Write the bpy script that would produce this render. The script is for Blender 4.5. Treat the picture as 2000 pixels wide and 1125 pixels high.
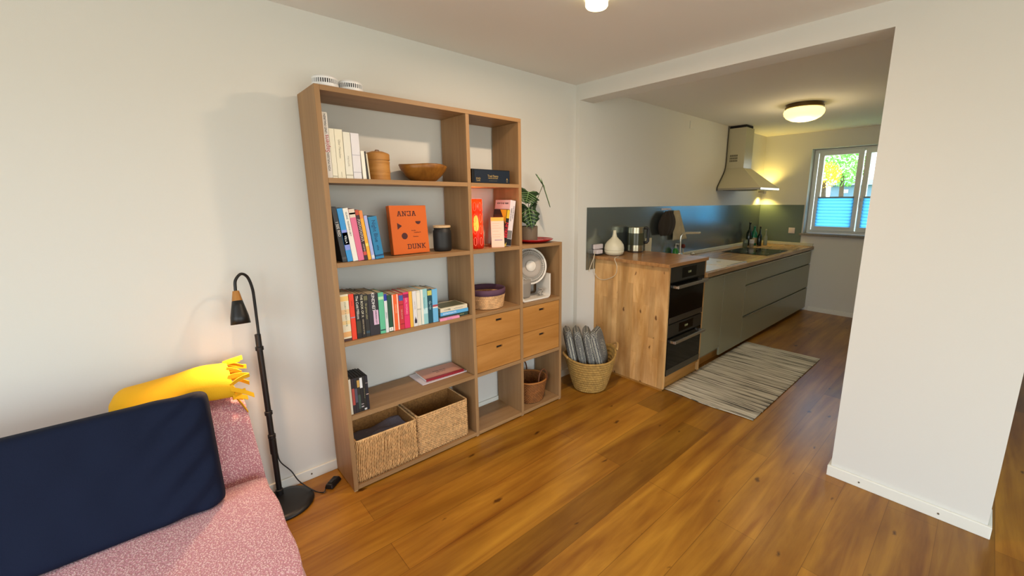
import bpy, bmesh, math, random
from mathutils import Vector, Matrix, Euler
random.seed(7)
for o in list(bpy.data.objects): bpy.data.objects.remove(o)
S = bpy.context.scene
COL = S.collection
R = math.radians
PI = math.pi

# ------------------------------------------------------------------ camera
cam_d = bpy.data.cameras.new('camera'); cam = bpy.data.objects.new('camera', cam_d); COL.objects.link(cam)
yaw, pit, rol = R(46.6908), R(-11.1246), R(-0.0497)
fwd = Vector((math.cos(yaw)*math.cos(pit), math.sin(yaw)*math.cos(pit), math.sin(pit)))
rt = Vector((math.sin(yaw), -math.cos(yaw), 0)); up_ = rt.cross(fwd)
r2 = rt*math.cos(rol)+up_*math.sin(rol); u2 = up_*math.cos(rol)-rt*math.sin(rol)
M = Matrix(((r2.x,u2.x,-fwd.x,-0.5933),(r2.y,u2.y,-fwd.y,-2.3748),(r2.z,u2.z,-fwd.z,1.4991),(0,0,0,1)))
cam.matrix_world = M
cam_d.sensor_width = 36; cam_d.lens = 811.51*36/2000
cam_d.shift_x = -64.79/2000; cam_d.shift_y = -10.25/2000
cam_d.clip_start = .02
S.camera = cam

# ------------------------------------------------------------------ world, daylight, exposure
S.view_settings.view_transform = 'Standard'; S.view_settings.look = 'None'
S.view_settings.gamma = 1; S.view_settings.exposure = 0.60; S.view_settings.use_curve_mapping = False
W = bpy.data.worlds.new('sky'); S.world = W; W.use_nodes = True
wn = W.node_tree; wn.nodes.clear()
wo = wn.nodes.new('ShaderNodeOutputWorld'); wb = wn.nodes.new('ShaderNodeBackground')
wr = wn.nodes.new('ShaderNodeValToRGB'); wg = wn.nodes.new('ShaderNodeSeparateXYZ'); wt = wn.nodes.new('ShaderNodeTexCoord')
wn.links.new(wt.outputs['Generated'], wg.inputs[0]); wn.links.new(wg.outputs['Z'], wr.inputs[0])
e = wr.color_ramp.elements; e[0].position = 0.0; e[0].color = (.55,.56,.50,1); e[1].position = .06; e[1].color = (.85,.93,.98,1)
e2 = wr.color_ramp.elements.new(.9); e2.color = (.62,.78,1,1)
wn.links.new(wr.outputs[0], wb.inputs[0]); wb.inputs[1].default_value = 4.4
wn.links.new(wb.outputs[0], wo.inputs[0])

def portal(loc, rot, sx, sy):
    l = bpy.data.lights.new('window_portal', 'AREA'); l.shape = 'RECTANGLE'; l.size = sx; l.size_y = sy
    l.cycles.is_portal = True
    o = bpy.data.objects.new('window_portal', l); COL.objects.link(o); o.location = loc; o.rotation_euler = rot
portal((-2.45,-2.2,1.12), (0,R(-90),0), 2.0, 2.4)       # glazed front left of the camera
portal((0,-5.25,1.18), (R(90),0,0), 3.6, 2.16)        # glazed front behind the camera
portal((6.25,-1.18,1.62), (0,R(90),0), 1.1, 1.14)      # kitchen window

# ------------------------------------------------------------------ helpers
def lin(h):
    h = h.lstrip('#'); v = [int(h[i:i+2],16)/255 for i in (0,2,4)]
    return tuple(((c+.055)/1.055)**2.4 if c > .04045 else c/12.92 for c in v)+(1,)
_m = {}
def mat(name, col, rough=.5, metal=0, bump=0, bscale=200, emit=None, es=0, alpha=1, trans=0, spec=.5, var=0, vscale=8):
    if name in _m: return _m[name]
    m = bpy.data.materials.new(name); m.use_nodes = True; nt = m.node_tree; b = nt.nodes['Principled BSDF']
    c = lin(col) if isinstance(col, str) else col
    b.inputs['Base Color'].default_value = c; b.inputs['Roughness'].default_value = rough
    b.inputs['Metallic'].default_value = metal; b.inputs['Specular IOR Level'].default_value = spec
    b.inputs['Alpha'].default_value = alpha; b.inputs['Transmission Weight'].default_value = trans
    if emit: b.inputs['Emission Color'].default_value = lin(emit); b.inputs['Emission Strength'].default_value = es
    if bump or var:
        tc = nt.nodes.new('ShaderNodeTexCoord')
    if bump:
        n = nt.nodes.new('ShaderNodeTexNoise'); n.inputs['Scale'].default_value = bscale; n.inputs['Detail'].default_value = 4
        bp = nt.nodes.new('ShaderNodeBump'); bp.inputs['Strength'].default_value = bump; bp.inputs['Distance'].default_value = .002
        nt.links.new(tc.outputs['Object'], n.inputs['Vector']); nt.links.new(n.outputs[0], bp.inputs['Height']); nt.links.new(bp.outputs[0], b.inputs['Normal'])
    if var:
        n = nt.nodes.new('ShaderNodeTexNoise'); n.inputs['Scale'].default_value = vscale; n.inputs['Detail'].default_value = 5
        nt.links.new(tc.outputs['Object'], n.inputs['Vector'])
        r = nt.nodes.new('ShaderNodeValToRGB'); r.color_ramp.elements[0].position=.3; r.color_ramp.elements[1].position=.7
        r.color_ramp.elements[0].color = tuple(x*(1-var) for x in c[:3])+(1,); r.color_ramp.elements[1].color = tuple(min(1,x*(1+var)) for x in c[:3])+(1,)
        nt.links.new(n.outputs[0], r.inputs[0]); nt.links.new(r.outputs[0], b.inputs['Base Color'])
    _m[name] = m; return m

def wood(name, c1, c2, scale=(2,2,30), rough=.45, knots=0, staves=None, bump=.05, tone=.35, seed=0, blotch=0, joint=.42):
    """streaky grain; staves=(width,length,axes) gives glued boards with their own tone"""
    if name in _m: return _m[name]
    m = bpy.data.materials.new(name); m.use_nodes = True; nt = m.node_tree; L = nt.links; N = nt.nodes; b = N['Principled BSDF']
    tc = N.new('ShaderNodeTexCoord'); mp = N.new('ShaderNodeMapping'); mp.inputs['Scale'].default_value = scale
    mp.inputs['Location'].default_value = (seed,seed*.7,seed*.3)
    L.new(tc.outputs['Object'], mp.inputs[0])
    n = N.new('ShaderNodeTexNoise'); n.inputs['Scale'].default_value = 1; n.inputs['Detail'].default_value = 8; n.inputs['Roughness'].default_value = .6; n.inputs['Distortion'].default_value = .6
    L.new(mp.outputs[0], n.inputs['Vector'])
    r = N.new('ShaderNodeValToRGB'); r.color_ramp.elements[0].position = .3; r.color_ramp.elements[1].position = .7
    r.color_ramp.elements[0].color = lin(c1); r.color_ramp.elements[1].color = lin(c2)
    L.new(n.outputs[0], r.inputs[0]); out = r.outputs[0]
    def mul(a, bsock, f=1.0):
        x = N.new('ShaderNodeMix'); x.data_type = 'RGBA'; x.blend_type = 'MULTIPLY'; x.inputs[0].default_value = f
        L.new(a, x.inputs[6]); L.new(bsock, x.inputs[7]); return x.outputs[2]
    if staves:
        w, ln, ax = staves
        sp = N.new('ShaderNodeSeparateXYZ'); L.new(tc.outputs['Object'], sp.inputs[0])
        cb = N.new('ShaderNodeCombineXYZ'); L.new(sp.outputs[ax[0]], cb.inputs[0]); L.new(sp.outputs[ax[1]], cb.inputs[1])
        bt = N.new('ShaderNodeTexBrick'); bt.inputs['Scale'].default_value = 1; bt.inputs['Brick Width'].default_value = ln; bt.inputs['Row Height'].default_value = w
        bt.inputs['Mortar Size'].default_value = .0012; bt.inputs['Mortar Smooth'].default_value = .3
        bt.offset = .37; bt.squash = 1
        bt.inputs['Color1'].default_value = (1-tone,)*3+(1,); bt.inputs['Color2'].default_value = (1.0,1.0,1.0,1)
        bt.inputs['Mortar'].default_value = (joint,joint*.9,joint*.8,1)
        L.new(cb.outputs[0], bt.inputs['Vector']); out = mul(out, bt.outputs[0])
    if knots:
        ax = staves[2]; ks = N.new('ShaderNodeSeparateXYZ'); L.new(tc.outputs['Object'], ks.inputs[0]); kc = N.new('ShaderNodeCombineXYZ')
        L.new(ks.outputs[ax[0]], kc.inputs[0]); L.new(ks.outputs[ax[1]], kc.inputs[1])
        kp = N.new('ShaderNodeMapping'); kp.inputs['Scale'].default_value = (knots[0],knots[1],1); kn_ = N.new('ShaderNodeTexNoise'); kn_.inputs['Scale'].default_value = 22; kn_.inputs['Detail'].default_value = 3
        kd = N.new('ShaderNodeVectorMath'); kd.operation = 'MULTIPLY_ADD'; kd.inputs[1].default_value = (.035,.035,0)
        L.new(tc.outputs['Object'], kn_.inputs['Vector']); L.new(kn_.outputs['Color'], kd.inputs[0]); L.new(kc.outputs[0], kd.inputs[2]); L.new(kd.outputs[0], kp.inputs[0])
        v = N.new('ShaderNodeTexVoronoi'); v.voronoi_dimensions = '2D'; v.inputs['Scale'].default_value = 1; L.new(kp.outputs[0], v.inputs['Vector'])
        kr = N.new('ShaderNodeValToRGB'); kr.color_ramp.elements[0].position = knots[2]*.35; kr.color_ramp.elements[0].color = (.16,.08,.04,1)
        kr.color_ramp.elements[1].position = knots[2]; kr.color_ramp.elements[1].color = (1,1,1,1)
        km = N.new('ShaderNodeSeparateXYZ'); L.new(v.outputs['Color'], km.inputs[0])
        kg = N.new('ShaderNodeMath'); kg.operation = 'MULTIPLY_ADD'; kg.inputs[1].default_value = -.085*knots[2]/.06; kg.inputs[2].default_value = .075*knots[2]/.06   # some cells carry a big knot, some a small one, some none
        ka = N.new('ShaderNodeMath'); ka.operation = 'SUBTRACT'
        kh = N.new('ShaderNodeMath'); kh.operation = 'MULTIPLY'; kh.inputs[1].default_value = -1
        L.new(km.outputs[0], kg.inputs[0]); L.new(kg.outputs[0], kh.inputs[0])
        kc2 = N.new('ShaderNodeMath'); kc2.operation = 'ADD'; L.new(v.outputs['Distance'], kc2.inputs[0]); L.new(kh.outputs[0], kc2.inputs[1])
        ks2 = N.new('ShaderNodeMath'); ks2.operation = 'ADD'; ks2.inputs[1].default_value = knots[2]; L.new(kc2.outputs[0], ks2.inputs[0])
        L.new(ks2.outputs[0], kr.inputs[0]); out = mul(out, kr.outputs[0], .85)
    if blotch:
        bl = N.new('ShaderNodeTexNoise'); bl.inputs['Scale'].default_value = 1; bl.inputs['Detail'].default_value = 3
        bm_ = N.new('ShaderNodeMapping'); bm_.inputs['Scale'].default_value = (blotch*1.2,blotch*4.5,blotch); L.new(tc.outputs['Object'], bm_.inputs[0]); L.new(bm_.outputs[0], bl.inputs['Vector'])
        br_ = N.new('ShaderNodeValToRGB'); br_.color_ramp.elements[0].position = .36; br_.color_ramp.elements[0].color = (.74,.68,.62,1); br_.color_ramp.elements[1].position = .58; br_.color_ramp.elements[1].color = (1,1,1,1)
        L.new(bl.outputs[0], br_.inputs[0]); out = mul(out, br_.outputs[0], 1)
    L.new(out, b.inputs['Base Color']); b.inputs['Roughness'].default_value = rough; b.inputs['Specular IOR Level'].default_value = .4
    bp = N.new('ShaderNodeBump'); bp.inputs['Strength'].default_value = bump; bp.inputs['Distance'].default_value = .003
    L.new(n.outputs[0], bp.inputs['Height']); L.new(bp.outputs[0], b.inputs['Normal'])
    _m[name] = m; return m

def wmx(o):
    m = o.matrix_basis.copy(); p = o.parent
    while p: m = p.matrix_basis @ m; p = p.parent
    return m
def tag(o, label=None, cat=None, group=None, kind=None):
    if label: o['label'] = label
    if cat: o['category'] = cat
    if group: o['group'] = group
    if kind: o['kind'] = kind
    return o
def thing(name, label, cat, loc=(0,0,0), rot=(0,0,0), group=None):
    o = bpy.data.objects.new(name, None); COL.objects.link(o); o.empty_display_size = .05
    o.location = loc; o.rotation_euler = rot
    return tag(o, label, cat, group)

class B:
    def __init__(s): s.bm = bmesh.new()
    def box(s, x0, y0, z0, x1, y1, z1):
        v = [s.bm.verts.new(p) for p in [(x0,y0,z0),(x1,y0,z0),(x1,y1,z0),(x0,y1,z0),(x0,y0,z1),(x1,y0,z1),(x1,y1,z1),(x0,y1,z1)]]
        for f in [(0,3,2,1),(4,5,6,7),(0,1,5,4),(1,2,6,5),(2,3,7,6),(3,0,4,7)]: s.bm.faces.new([v[i] for i in f])
        return s
    def hexa(s, pts):
        v = [s.bm.verts.new(p) for p in pts]
        for f in [(0,3,2,1),(4,5,6,7),(0,1,5,4),(1,2,6,5),(2,3,7,6),(3,0,4,7)]: s.bm.faces.new([v[i] for i in f])
        return s
    def lathe(s, prof, c=(0,0,0), n=40, axis=None, rf=None, sx=1, sy=1):
        M4 = Matrix.Translation(c)
        if axis: M4 = M4 @ Vector((0,0,1)).rotation_difference(Vector(axis)).to_matrix().to_4x4()
        rings = []
        for k,(r,z) in enumerate(prof):
            if r < 1e-6: rings.append([s.bm.verts.new(M4 @ Vector((0,0,z)))]); continue
            ring = []
            for i in range(n):
                a = 2*PI*i/n; rr, zz = (r, z) if rf is None else rf(r, z, a, k)
                ring.append(s.bm.verts.new(M4 @ Vector((rr*math.cos(a)*sx, rr*math.sin(a)*sy, zz))))
            rings.append(ring)
        for a, b in zip(rings, rings[1:]):
            for i in range(n):
                j = (i+1) % n
                if len(a) == 1 and len(b) == 1: continue
                if len(a) == 1: s.bm.faces.new((a[0], b[i], b[j]))
                elif len(b) == 1: s.bm.faces.new((a[i], a[j], b[0]))
                else: s.bm.faces.new((a[i], a[j], b[j], b[i]))
        return s
    def cyl(s, c, r, h, n=32, axis=None): return s.lathe([(0,0),(r,0),(r,h),(0,h)], c, n, axis)
    def tube(s, pts, r, n=8, closed=False):
        pts = [Vector(p) for p in pts]; rings = []; N_ = len(pts); ref = None
        for i, p in enumerate(pts):
            if closed: t = (pts[(i+1)%N_]-pts[i-1]).normalized()
            else: t = (pts[min(i+1,N_-1)]-pts[max(i-1,0)]).normalized()
            if ref is None: ref = t.orthogonal().normalized()
            ref = (ref - t*ref.dot(t)).normalized(); bn = t.cross(ref)
            rr = r(i/(N_-1)) if callable(r) else r
            rings.append([s.bm.verts.new(p + ref*rr*math.cos(2*PI*k/n) + bn*rr*math.sin(2*PI*k/n)) for k in range(n)])
        pr = list(zip(rings, rings[1:])) + ([(rings[-1], rings[0])] if closed else [])
        for a, b in pr:
            for i in range(n): s.bm.faces.new((a[i], a[(i+1)%n], b[(i+1)%n], b[i]))
        if not closed:
            s.bm.faces.new(rings[0][::-1]); s.bm.faces.new(rings[-1])
        return s
    def grid(s, f, nu, nv, closeu=False):
        V = [[s.bm.verts.new(f(i/(nu if closeu else nu-1) , j/(nv-1))) for j in range(nv)] for i in range(nu)]
        for i in range(nu if closeu else nu-1):
            for j in range(nv-1):
                a = i; b = (i+1) % nu
                s.bm.faces.new((V[a][j], V[b][j], V[b][j+1], V[a][j+1]))
        return s
    def poly(s, pts, d):     # flat outline given a thickness vector
        a = [s.bm.verts.new(Vector(p)) for p in pts]; b = [s.bm.verts.new(Vector(p)+Vector(d)) for p in pts]; n = len(pts)
        s.bm.faces.new(a[::-1]); s.bm.faces.new(b)
        for i in range(n): s.bm.faces.new((a[i], a[(i+1)%n], b[(i+1)%n], b[i]))
        return s
    def build(s, name, m, parent=None, bevel=0, smooth=False, local=False, sub=0, thick=0, origin=None, seg=2):
        bmesh.ops.recalc_face_normals(s.bm, faces=s.bm.faces)
        if parent is not None and not local: s.bm.transform(wmx(parent).inverted())
        if parent is None and origin is None and s.bm.verts:
            xs=[v.co for v in s.bm.verts]; origin=Vector(((min(v.x for v in xs)+max(v.x for v in xs))/2,(min(v.y for v in xs)+max(v.y for v in xs))/2,min(v.z for v in xs)))
        if parent is None: s.bm.transform(Matrix.Translation(-Vector(origin)))
        if smooth:
            for f in s.bm.faces: f.smooth = True
        me = bpy.data.meshes.new(name); s.bm.to_mesh(me); s.bm.free()
        me.materials.append(m)
        o = bpy.data.objects.new(name, me); COL.objects.link(o); o.parent = parent
        if parent is None: o.location = origin
        if thick: md = o.modifiers.new('solid','SOLIDIFY'); md.thickness = thick; md.offset = 0
        if bevel:
            md = o.modifiers.new('bevel','BEVEL'); md.width = bevel; md.segments = seg; md.limit_method = 'ANGLE'
        if sub: md = o.modifiers.new('sub','SUBSURF'); md.levels = sub; md.render_levels = sub
        return o
def flip(s, verts=None): return s

def text(body, name, m, parent, size, mx, squeeze=1, align='CENTER', bold=0):
    """lettering turned into a thin mesh; mx places it (x right, y up on the surface)"""
    c = bpy.data.curves.new(name, 'FONT'); c.body = body; c.size = size; c.extrude = .0003; c.offset = bold
    c.align_x = align; c.align_y = 'CENTER'; c.space_character = squeeze if squeeze > 1 else 1
    t = bpy.data.objects.new('tmp', c); COL.objects.link(t)
    bpy.context.view_layer.update()
    me = bpy.data.meshes.new_from_object(t.evaluated_get(bpy.context.evaluated_depsgraph_get()))
    bpy.data.objects.remove(t); bpy.data.curves.remove(c)
    me.transform(mx); me.materials.clear(); me.materials.append(m)
    o = bpy.data.objects.new(name, me); COL.objects.link(o); o.parent = parent
    return o
def smoothpath(pts, n=8):
    pts = [Vector(p) for p in pts]; out = []
    P = [pts[0]*2-pts[1]] + pts + [pts[-1]*2-pts[-2]]
    for i in range(1, len(P)-2):
        for k in range(n):
            t = k/n; a, b, c, d = P[i-1:i+3]
            out.append(.5*((2*b)+(c-a)*t+(2*a-5*b+4*c-d)*t*t+(3*b-a-3*c+d)*t**3))
    out.append(pts[-1]); return out
def nz(x, y=0, z=0):
    from mathutils import noise
    return noise.noise(Vector((x, y, z)))

# ------------------------------------------------------------------ setting
ZC, XO, YK, XF = 2.388, 1.98, -.042, 5.92
plaster = mat('plaster', '#d8d7d0', .9, bump=.12, bscale=350, spec=.2)
plaster_c = mat('ceiling_paint', '#e6e4de', .9, bump=.05, bscale=300, spec=.2)
white_paint = mat('white_gloss_paint', '#e2e2d8', .45)
floor_m = wood('oak_planks', '#8c5414', '#c08a2e', (1.0,13,1), .30, knots=(1.9,4.6,.055), staves=(.185,1.9,(0,1)), bump=.04, tone=.42, blotch=1.6)
def struct(b, name, m, **k): return tag(b.build(name, m, **k), kind='structure')
struct(B().box(-2.6,-5.4,-.12,XF+.32,.2,0), 'floor', floor_m, origin=(0,0,0))
struct(B().box(-2.6,-5.4,ZC,XF+.32,.2,ZC+.15), 'ceiling', plaster_c)
struct(B().box(-2.4,0,0,XO,.2,ZC), 'wall_left', plaster)
struct(B().box(XO,YK,0,XF,.2,ZC), 'wall_kitchen', plaster)
struct(B().box(XO,-1.958,2.273,XO+.161,YK,ZC), 'wall_beam', plaster)
struct(B().box(XO,-2.56,0,XO+.161,-1.958,ZC), 'wall_right', plaster)
struct(B().box(XO+.161,-2.56,0,XF,-2.44,ZC), 'wall_partition', plaster)
struct(B().box(5.2,-5.2,0,5.3,-2.56,ZC), 'wall_hallway', plaster)
# window walls
def wall_open_x(name, x0, x1, y0, y1, oy0, oy1, oz0, oz1):
    b = B().box(x0,y0,0,x1,oy0,ZC).box(x0,oy1,0,x1,y1,ZC).box(x0,oy0,oz1,x1,oy1,ZC)
    if oz0 > 0: b.box(x0,oy0,0,x1,oy1,oz0)
    struct(b, name, plaster)
wall_open_x('wall_far', XF, XF+.3, -5.4, .2, -1.74, -.628, 1.06, 2.172)
wall_open_x('wall_side', -2.6, -2.4, -5.4, .2, -3.4, -1.0, .12, 2.12)
struct(B().box(-2.4,-5.4,0,-1.8,-5.2,ZC).box(1.8,-5.4,0,XF,-5.2,ZC).box(-1.8,-5.4,2.26,1.8,-5.2,ZC).box(-1.8,-5.4,0,1.8,-5.2,.1), 'wall_rear', plaster)
# baseboards
def board(name, b): struct(b, name, white_paint, bevel=.003)
screw = mat('screw_metal', '#8d8776', .3, 1)
board('baseboard_left', B().box(-2.4,-.014,0,XO,-.0002,.058))
board('baseboard_right', B().box(XO-.014,-2.574,0,XO-.0002,-1.944,.060).box(XO-.0001,-2.574,0,XO+.161,-2.5602,.060).box(XO-.0001,-1.9578,0,XO+.161,-1.944,.060))
board('baseboard_far', B().box(XF-.014,-2.44,0,XF-.0002,-.80,.058))
for n_, p in enumerate([(XO-.016,-2.09,.03),(XO-.016,-2.40,.03)]):
    o = B().cyl(p, .0045, .003, 12, (1,0,0)).build('trim_screw', screw); tag(o, kind='structure')
for p in [(-.13,-.016,.032),(.93,-.016,.032),(1.62,-.016,.032)]:
    tag(B().cyl(p, .0045, .003, 12, (0,1,0)).build('trim_screw', screw), kind='structure')
# window frames
frame_m = mat('window_frame_white', '#dfe4e2', .4)
alu = mat('brushed_steel', '#b9b6ad', .28, 1)
glass_m = bpy.data.materials.new('window_glass'); glass_m.use_nodes = True
g = glass_m.node_tree; g.nodes.clear(); go = g.nodes.new('ShaderNodeOutputMaterial'); gt = g.nodes.new('ShaderNodeBsdfTransparent'); gg = g.nodes.new('ShaderNodeBsdfGlossy'); gm = g.nodes.new('ShaderNodeMixShader')
gg.inputs['Roughness'].default_value = .02; gm.inputs[0].default_value = .05; gt.inputs[0].default_value = (.96,.98,.97,1)
g.links.new(gt.outputs[0], gm.inputs[1]); g.links.new(gg.outputs[0], gm.inputs[2]); g.links.new(gm.outputs[0], go.inputs[0])
win = thing('window_1', None, None, (6.06,-1.184,1.06)); win['kind'] = 'structure'
def ring_x(b, x0, x1, y0, y1, z0, z1, w):
    b.box(x0,y0,z0,x1,y1,z0+w).box(x0,y0,z1-w,x1,y1,z1).box(x0,y0,z0+w,x1,y0+w,z1-w).box(x0,y1-w,z0+w,x1,y1,z1-w); return b
ring_x(B(), 6.05,6.12,-1.735,-.633,1.065,2.168,.045).build('window_frame', frame_m, win, bevel=.003)
for (a, b_) in ((-1.182,-.69),(-1.70,-1.19)):
    s_ = ring_x(B(), 6.03,6.09,a+.005,b_-.002,1.10,2.145,.058).build('window_sash', frame_m, win, bevel=.004)
    B().box(6.058,a+.058,1.15,6.064,b_-.056,2.09).build('pane', glass_m, s_)
h_ = B().box(6.022,-1.215,1.49,6.03,-1.19,1.56).tube([(6.02,-1.2,1.53),(6.0,-1.2,1.53),(5.995,-1.2,1.515),(5.995,-1.2,1.41)], .008).build('window_handle', alu, win, smooth=False)
struct(B().box(5.86,-1.79,1.036,6.06,-.60,1.064), 'trim_sill', mat('stone_sill', '#7d7468', .5, var=.15, vscale=60), bevel=.003)
struct(ring_x(B(), -2.58,-2.5,-3.4,-1.0,.12,2.12,.06).box(-2.58,-2.03,.18,-2.5,-1.97,2.06), 'window_2', frame_m)
b = B().box(-1.8,-5.38,.1,1.8,-5.3,.17).box(-1.8,-5.38,2.19,1.8,-5.3,2.26)
for x in (-1.8,-.63,.57,1.74): b.box(x,-5.38,.17,x+.06,-5.3,2.19)
struct(b, 'window_3', frame_m)
# pleated blinds
blind = bpy.data.materials.new('pleated_blue_fabric'); blind.use_nodes = True; nt = blind.node_tree; nt.nodes.clear()
oo = nt.nodes.new('ShaderNodeOutputMaterial'); tl = nt.nodes.new('ShaderNodeBsdfTranslucent'); df = nt.nodes.new('ShaderNodeBsdfDiffuse'); mx = nt.nodes.new('ShaderNodeMixShader')
tl.inputs[0].default_value = (.13,.55,.98,1); df.inputs[0].default_value = (.25,.55,.85,1); mx.inputs[0].default_value = .3
nt.links.new(tl.outputs[0], mx.inputs[1]); nt.links.new(df.outputs[0], mx.inputs[2]); nt.links.new(mx.outputs[0], oo.inputs[0])
for a, b_, lb in ((-1.135,-.735,'light blue pleated blind on the left casement of the kitchen window'),(-1.66,-1.235,'light blue pleated blind on the casement half hidden by the white wall')):
    t = thing('pleated_blind', lb, 'blind', (6.02,(a+b_)/2,1.15), group='pleated blinds of the kitchen window')
    n = 18
    B().grid(lambda u,v: Vector((6.018+(.009 if round(v*n)%2 else -.009), a+u*(b_-a), 1.16+v*.375)), 2, n+1).build('pleated_fabric', blind, t)
    B().box(6.008,a,1.535,6.028,b_,1.552).build('top_rail', mat('rail_grey','#8b98a0',.4), t); B().box(6.008,a,1.146,6.028,b_,1.16).build('bottom_rail', frame_m, t)

# ------------------------------------------------------------------ outside
lawn = tag(B().box(6.4,-14,-.5,40,14,-.3).build('lawn', mat('grass','#8fa060',.9,var=.4,vscale=3)), kind='structure')
def tree(loc, r, cols, h0, label, n=420, seed=1):
    rnd = random.Random(seed); t = thing('tree', label, 'tree', loc)
    B().tube(smoothpath([loc,(loc[0]+.05,loc[1],loc[2]+h0*.5),(loc[0],loc[1]+.05,loc[2]+h0)],4), lambda q: .12*(1-.5*q)).build('trunk', mat('bark','#4b3d2c',.9), t, smooth=True)
    b = B(); c = Vector((loc[0],loc[1],loc[2]+h0+r*.4))
    for i in range(n):
        d = Vector((rnd.gauss(0,1),rnd.gauss(0,1),rnd.gauss(0,.9))).normalized()*r*(.35+.65*rnd.random()**.5)
        p = c+d; s = .055*r*(.6+rnd.random()); q = Euler((rnd.random()*6,rnd.random()*6,rnd.random()*6)).to_matrix()
        pts = [p+q@Vector(v)*s for v in ((-1,0,0),(-.3,.7,.2),(.8,.3,0),(.9,-.4,.1),(-.2,-.7,-.1))]
        b.bm.faces.new([b.bm.verts.new(v) for v in pts])
    b.build('foliage', mat('leaf_'+cols, cols, .6), t)
tree((13,.86,-.3), .36, '#e6b426', 2.35, 'small yellow-leaved autumn tree outside the kitchen window', 900, 2)
tree((18,1.50,-.3), .74, '#7cc050', 2.75, 'large green tree behind the yellow one outside the kitchen window', 1300, 3)
hs = thing('house', 'grey-blue neighbouring house seen through the kitchen window', 'house', (24,1.5,-.3))
hm = mat('slate_blue_wall','#5f7f95',.8)
B().box(23,1.1,-.3,27,3.0,2.2).build('wall', hm, hs)
B().hexa([(22.8,.9,2.2),(27.2,.9,2.2),(27.2,3.2,2.2),(22.8,3.2,2.2),(24.6,1.1,2.5),(25.4,1.1,2.5),(25.4,3.0,2.5),(24.6,3.0,2.5)]).build('roof', mat('roof_tiles','#6d7f8c',.8), hs)
for z in (1.5,1.85): B().box(22.97,2.3,z,23.02,2.6,z+.16).build('window', mat('house_window','#c9d8de',.3), hs)

# ------------------------------------------------------------------ bookshelf
oak = wood('oak_veneer', '#8e6b45', '#a37f56', (26,26,1.3), .5, bump=.02)
oak_h = wood('oak_veneer_horizontal', '#8e6b45', '#a37f56', (1.3,26,26), .5, bump=.02)
oak_d = wood('oak_drawer_front', '#a0692a', '#bb8444', (1.6,11,11), .5, bump=.03, seed=3)
X0,X1,X2,X3,T,D = 0,.7641,1.1672,1.5408,.0225,-.288
YB = -.016
H = 2.0; ZA,ZB,ZCs,ZD,Z2,Z3,ZS = 1.6037,1.211,.818,.4258,.8136,.4246,1.2116
bs = thing('bookshelf', 'tall oak-veneer shelf unit with a lower right end and four drawers against the wall', 'bookshelf', (.77,-.15,0))
bv = .0012
def part(name, bx, m=oak_h, p=bs, **k):
    return B().box(*bx).build(name, m, p, bevel=k.pop('bevel',bv), **k)
part('side_panel', (X0,D,.006,X0+T,YB,H), oak)
part('side_panel', (X3-T,D,.006,X3,YB,ZS-T-.0005), oak)
part('divider', (X1,D,.006,X1+T,YB,H-T-.0005), oak)
part('divider', (X2-T,D,.006,X2,YB,H-T-.0005), oak)
part('top_panel', (X0+T+.0003,D,H-T,X2,YB,H), oak_h)
part('top_panel', (X2+.0003,D,ZS-T,X3,YB,ZS), oak_h)
e_ = .0004
for z in (ZA,ZB,ZCs,ZD,.03): part('shelf_board', (X0+T+e_,D,z-T,X1-e_,YB,z))
for z in (ZA,ZB,Z2,Z3,.03): part('shelf_board', (X1+T+e_,D,z-T,X2-T-e_,YB,z))
for z in (Z2,Z3,.03): part('shelf_board', (X2+e_,D,z-T,X3-T-e_,YB,z))
dark = mat('drawer_slot_dark', '#15100c', .8)
for (xa, xb) in ((X1+T,X2-T),(X2,X3-T)):
    zt, zb_ = Z2-T-.003, Z3+.003; zm = (zt+zb_)/2
    for (za, zz) in ((zm+.0012,zt),(zb_,zm-.0012)):
        xc = (xa+xb)/2; zc = zz-.040; hw, hh = .024, .0075
        d = B().box(xa+.002,D+.004,za,xb-.002,D+.020,zc-hh).box(xa+.002,D+.004,zc+hh,xb-.002,D+.020,zz).box(xa+.002,D+.004,zc-hh,xc-hw,D+.020,zc+hh).box(xc+hw,D+.004,zc-hh,xb-.002,D+.020,zc+hh)
        d = d.build('drawer_front', oak_d, bs)
        B().box(xa+.02,D+.030,za+.01,xb-.02,YB-.01,zz-.01).build('drawer_box', oak_d, d)
        B().box(xc-hw-.002,D+.017,zc-hh-.002,xc+hw+.002,D+.024,zc+hh+.002).build('handle_slot', dark, d)
for x in (X0+.01,X1+.011,X2-.011,X3-.012):
    B().box(x-.009,D+.004,0,x+.009,D+.03,.0058).build('foot', mat('felt_foot','#b59b75',.9), bs)

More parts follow.
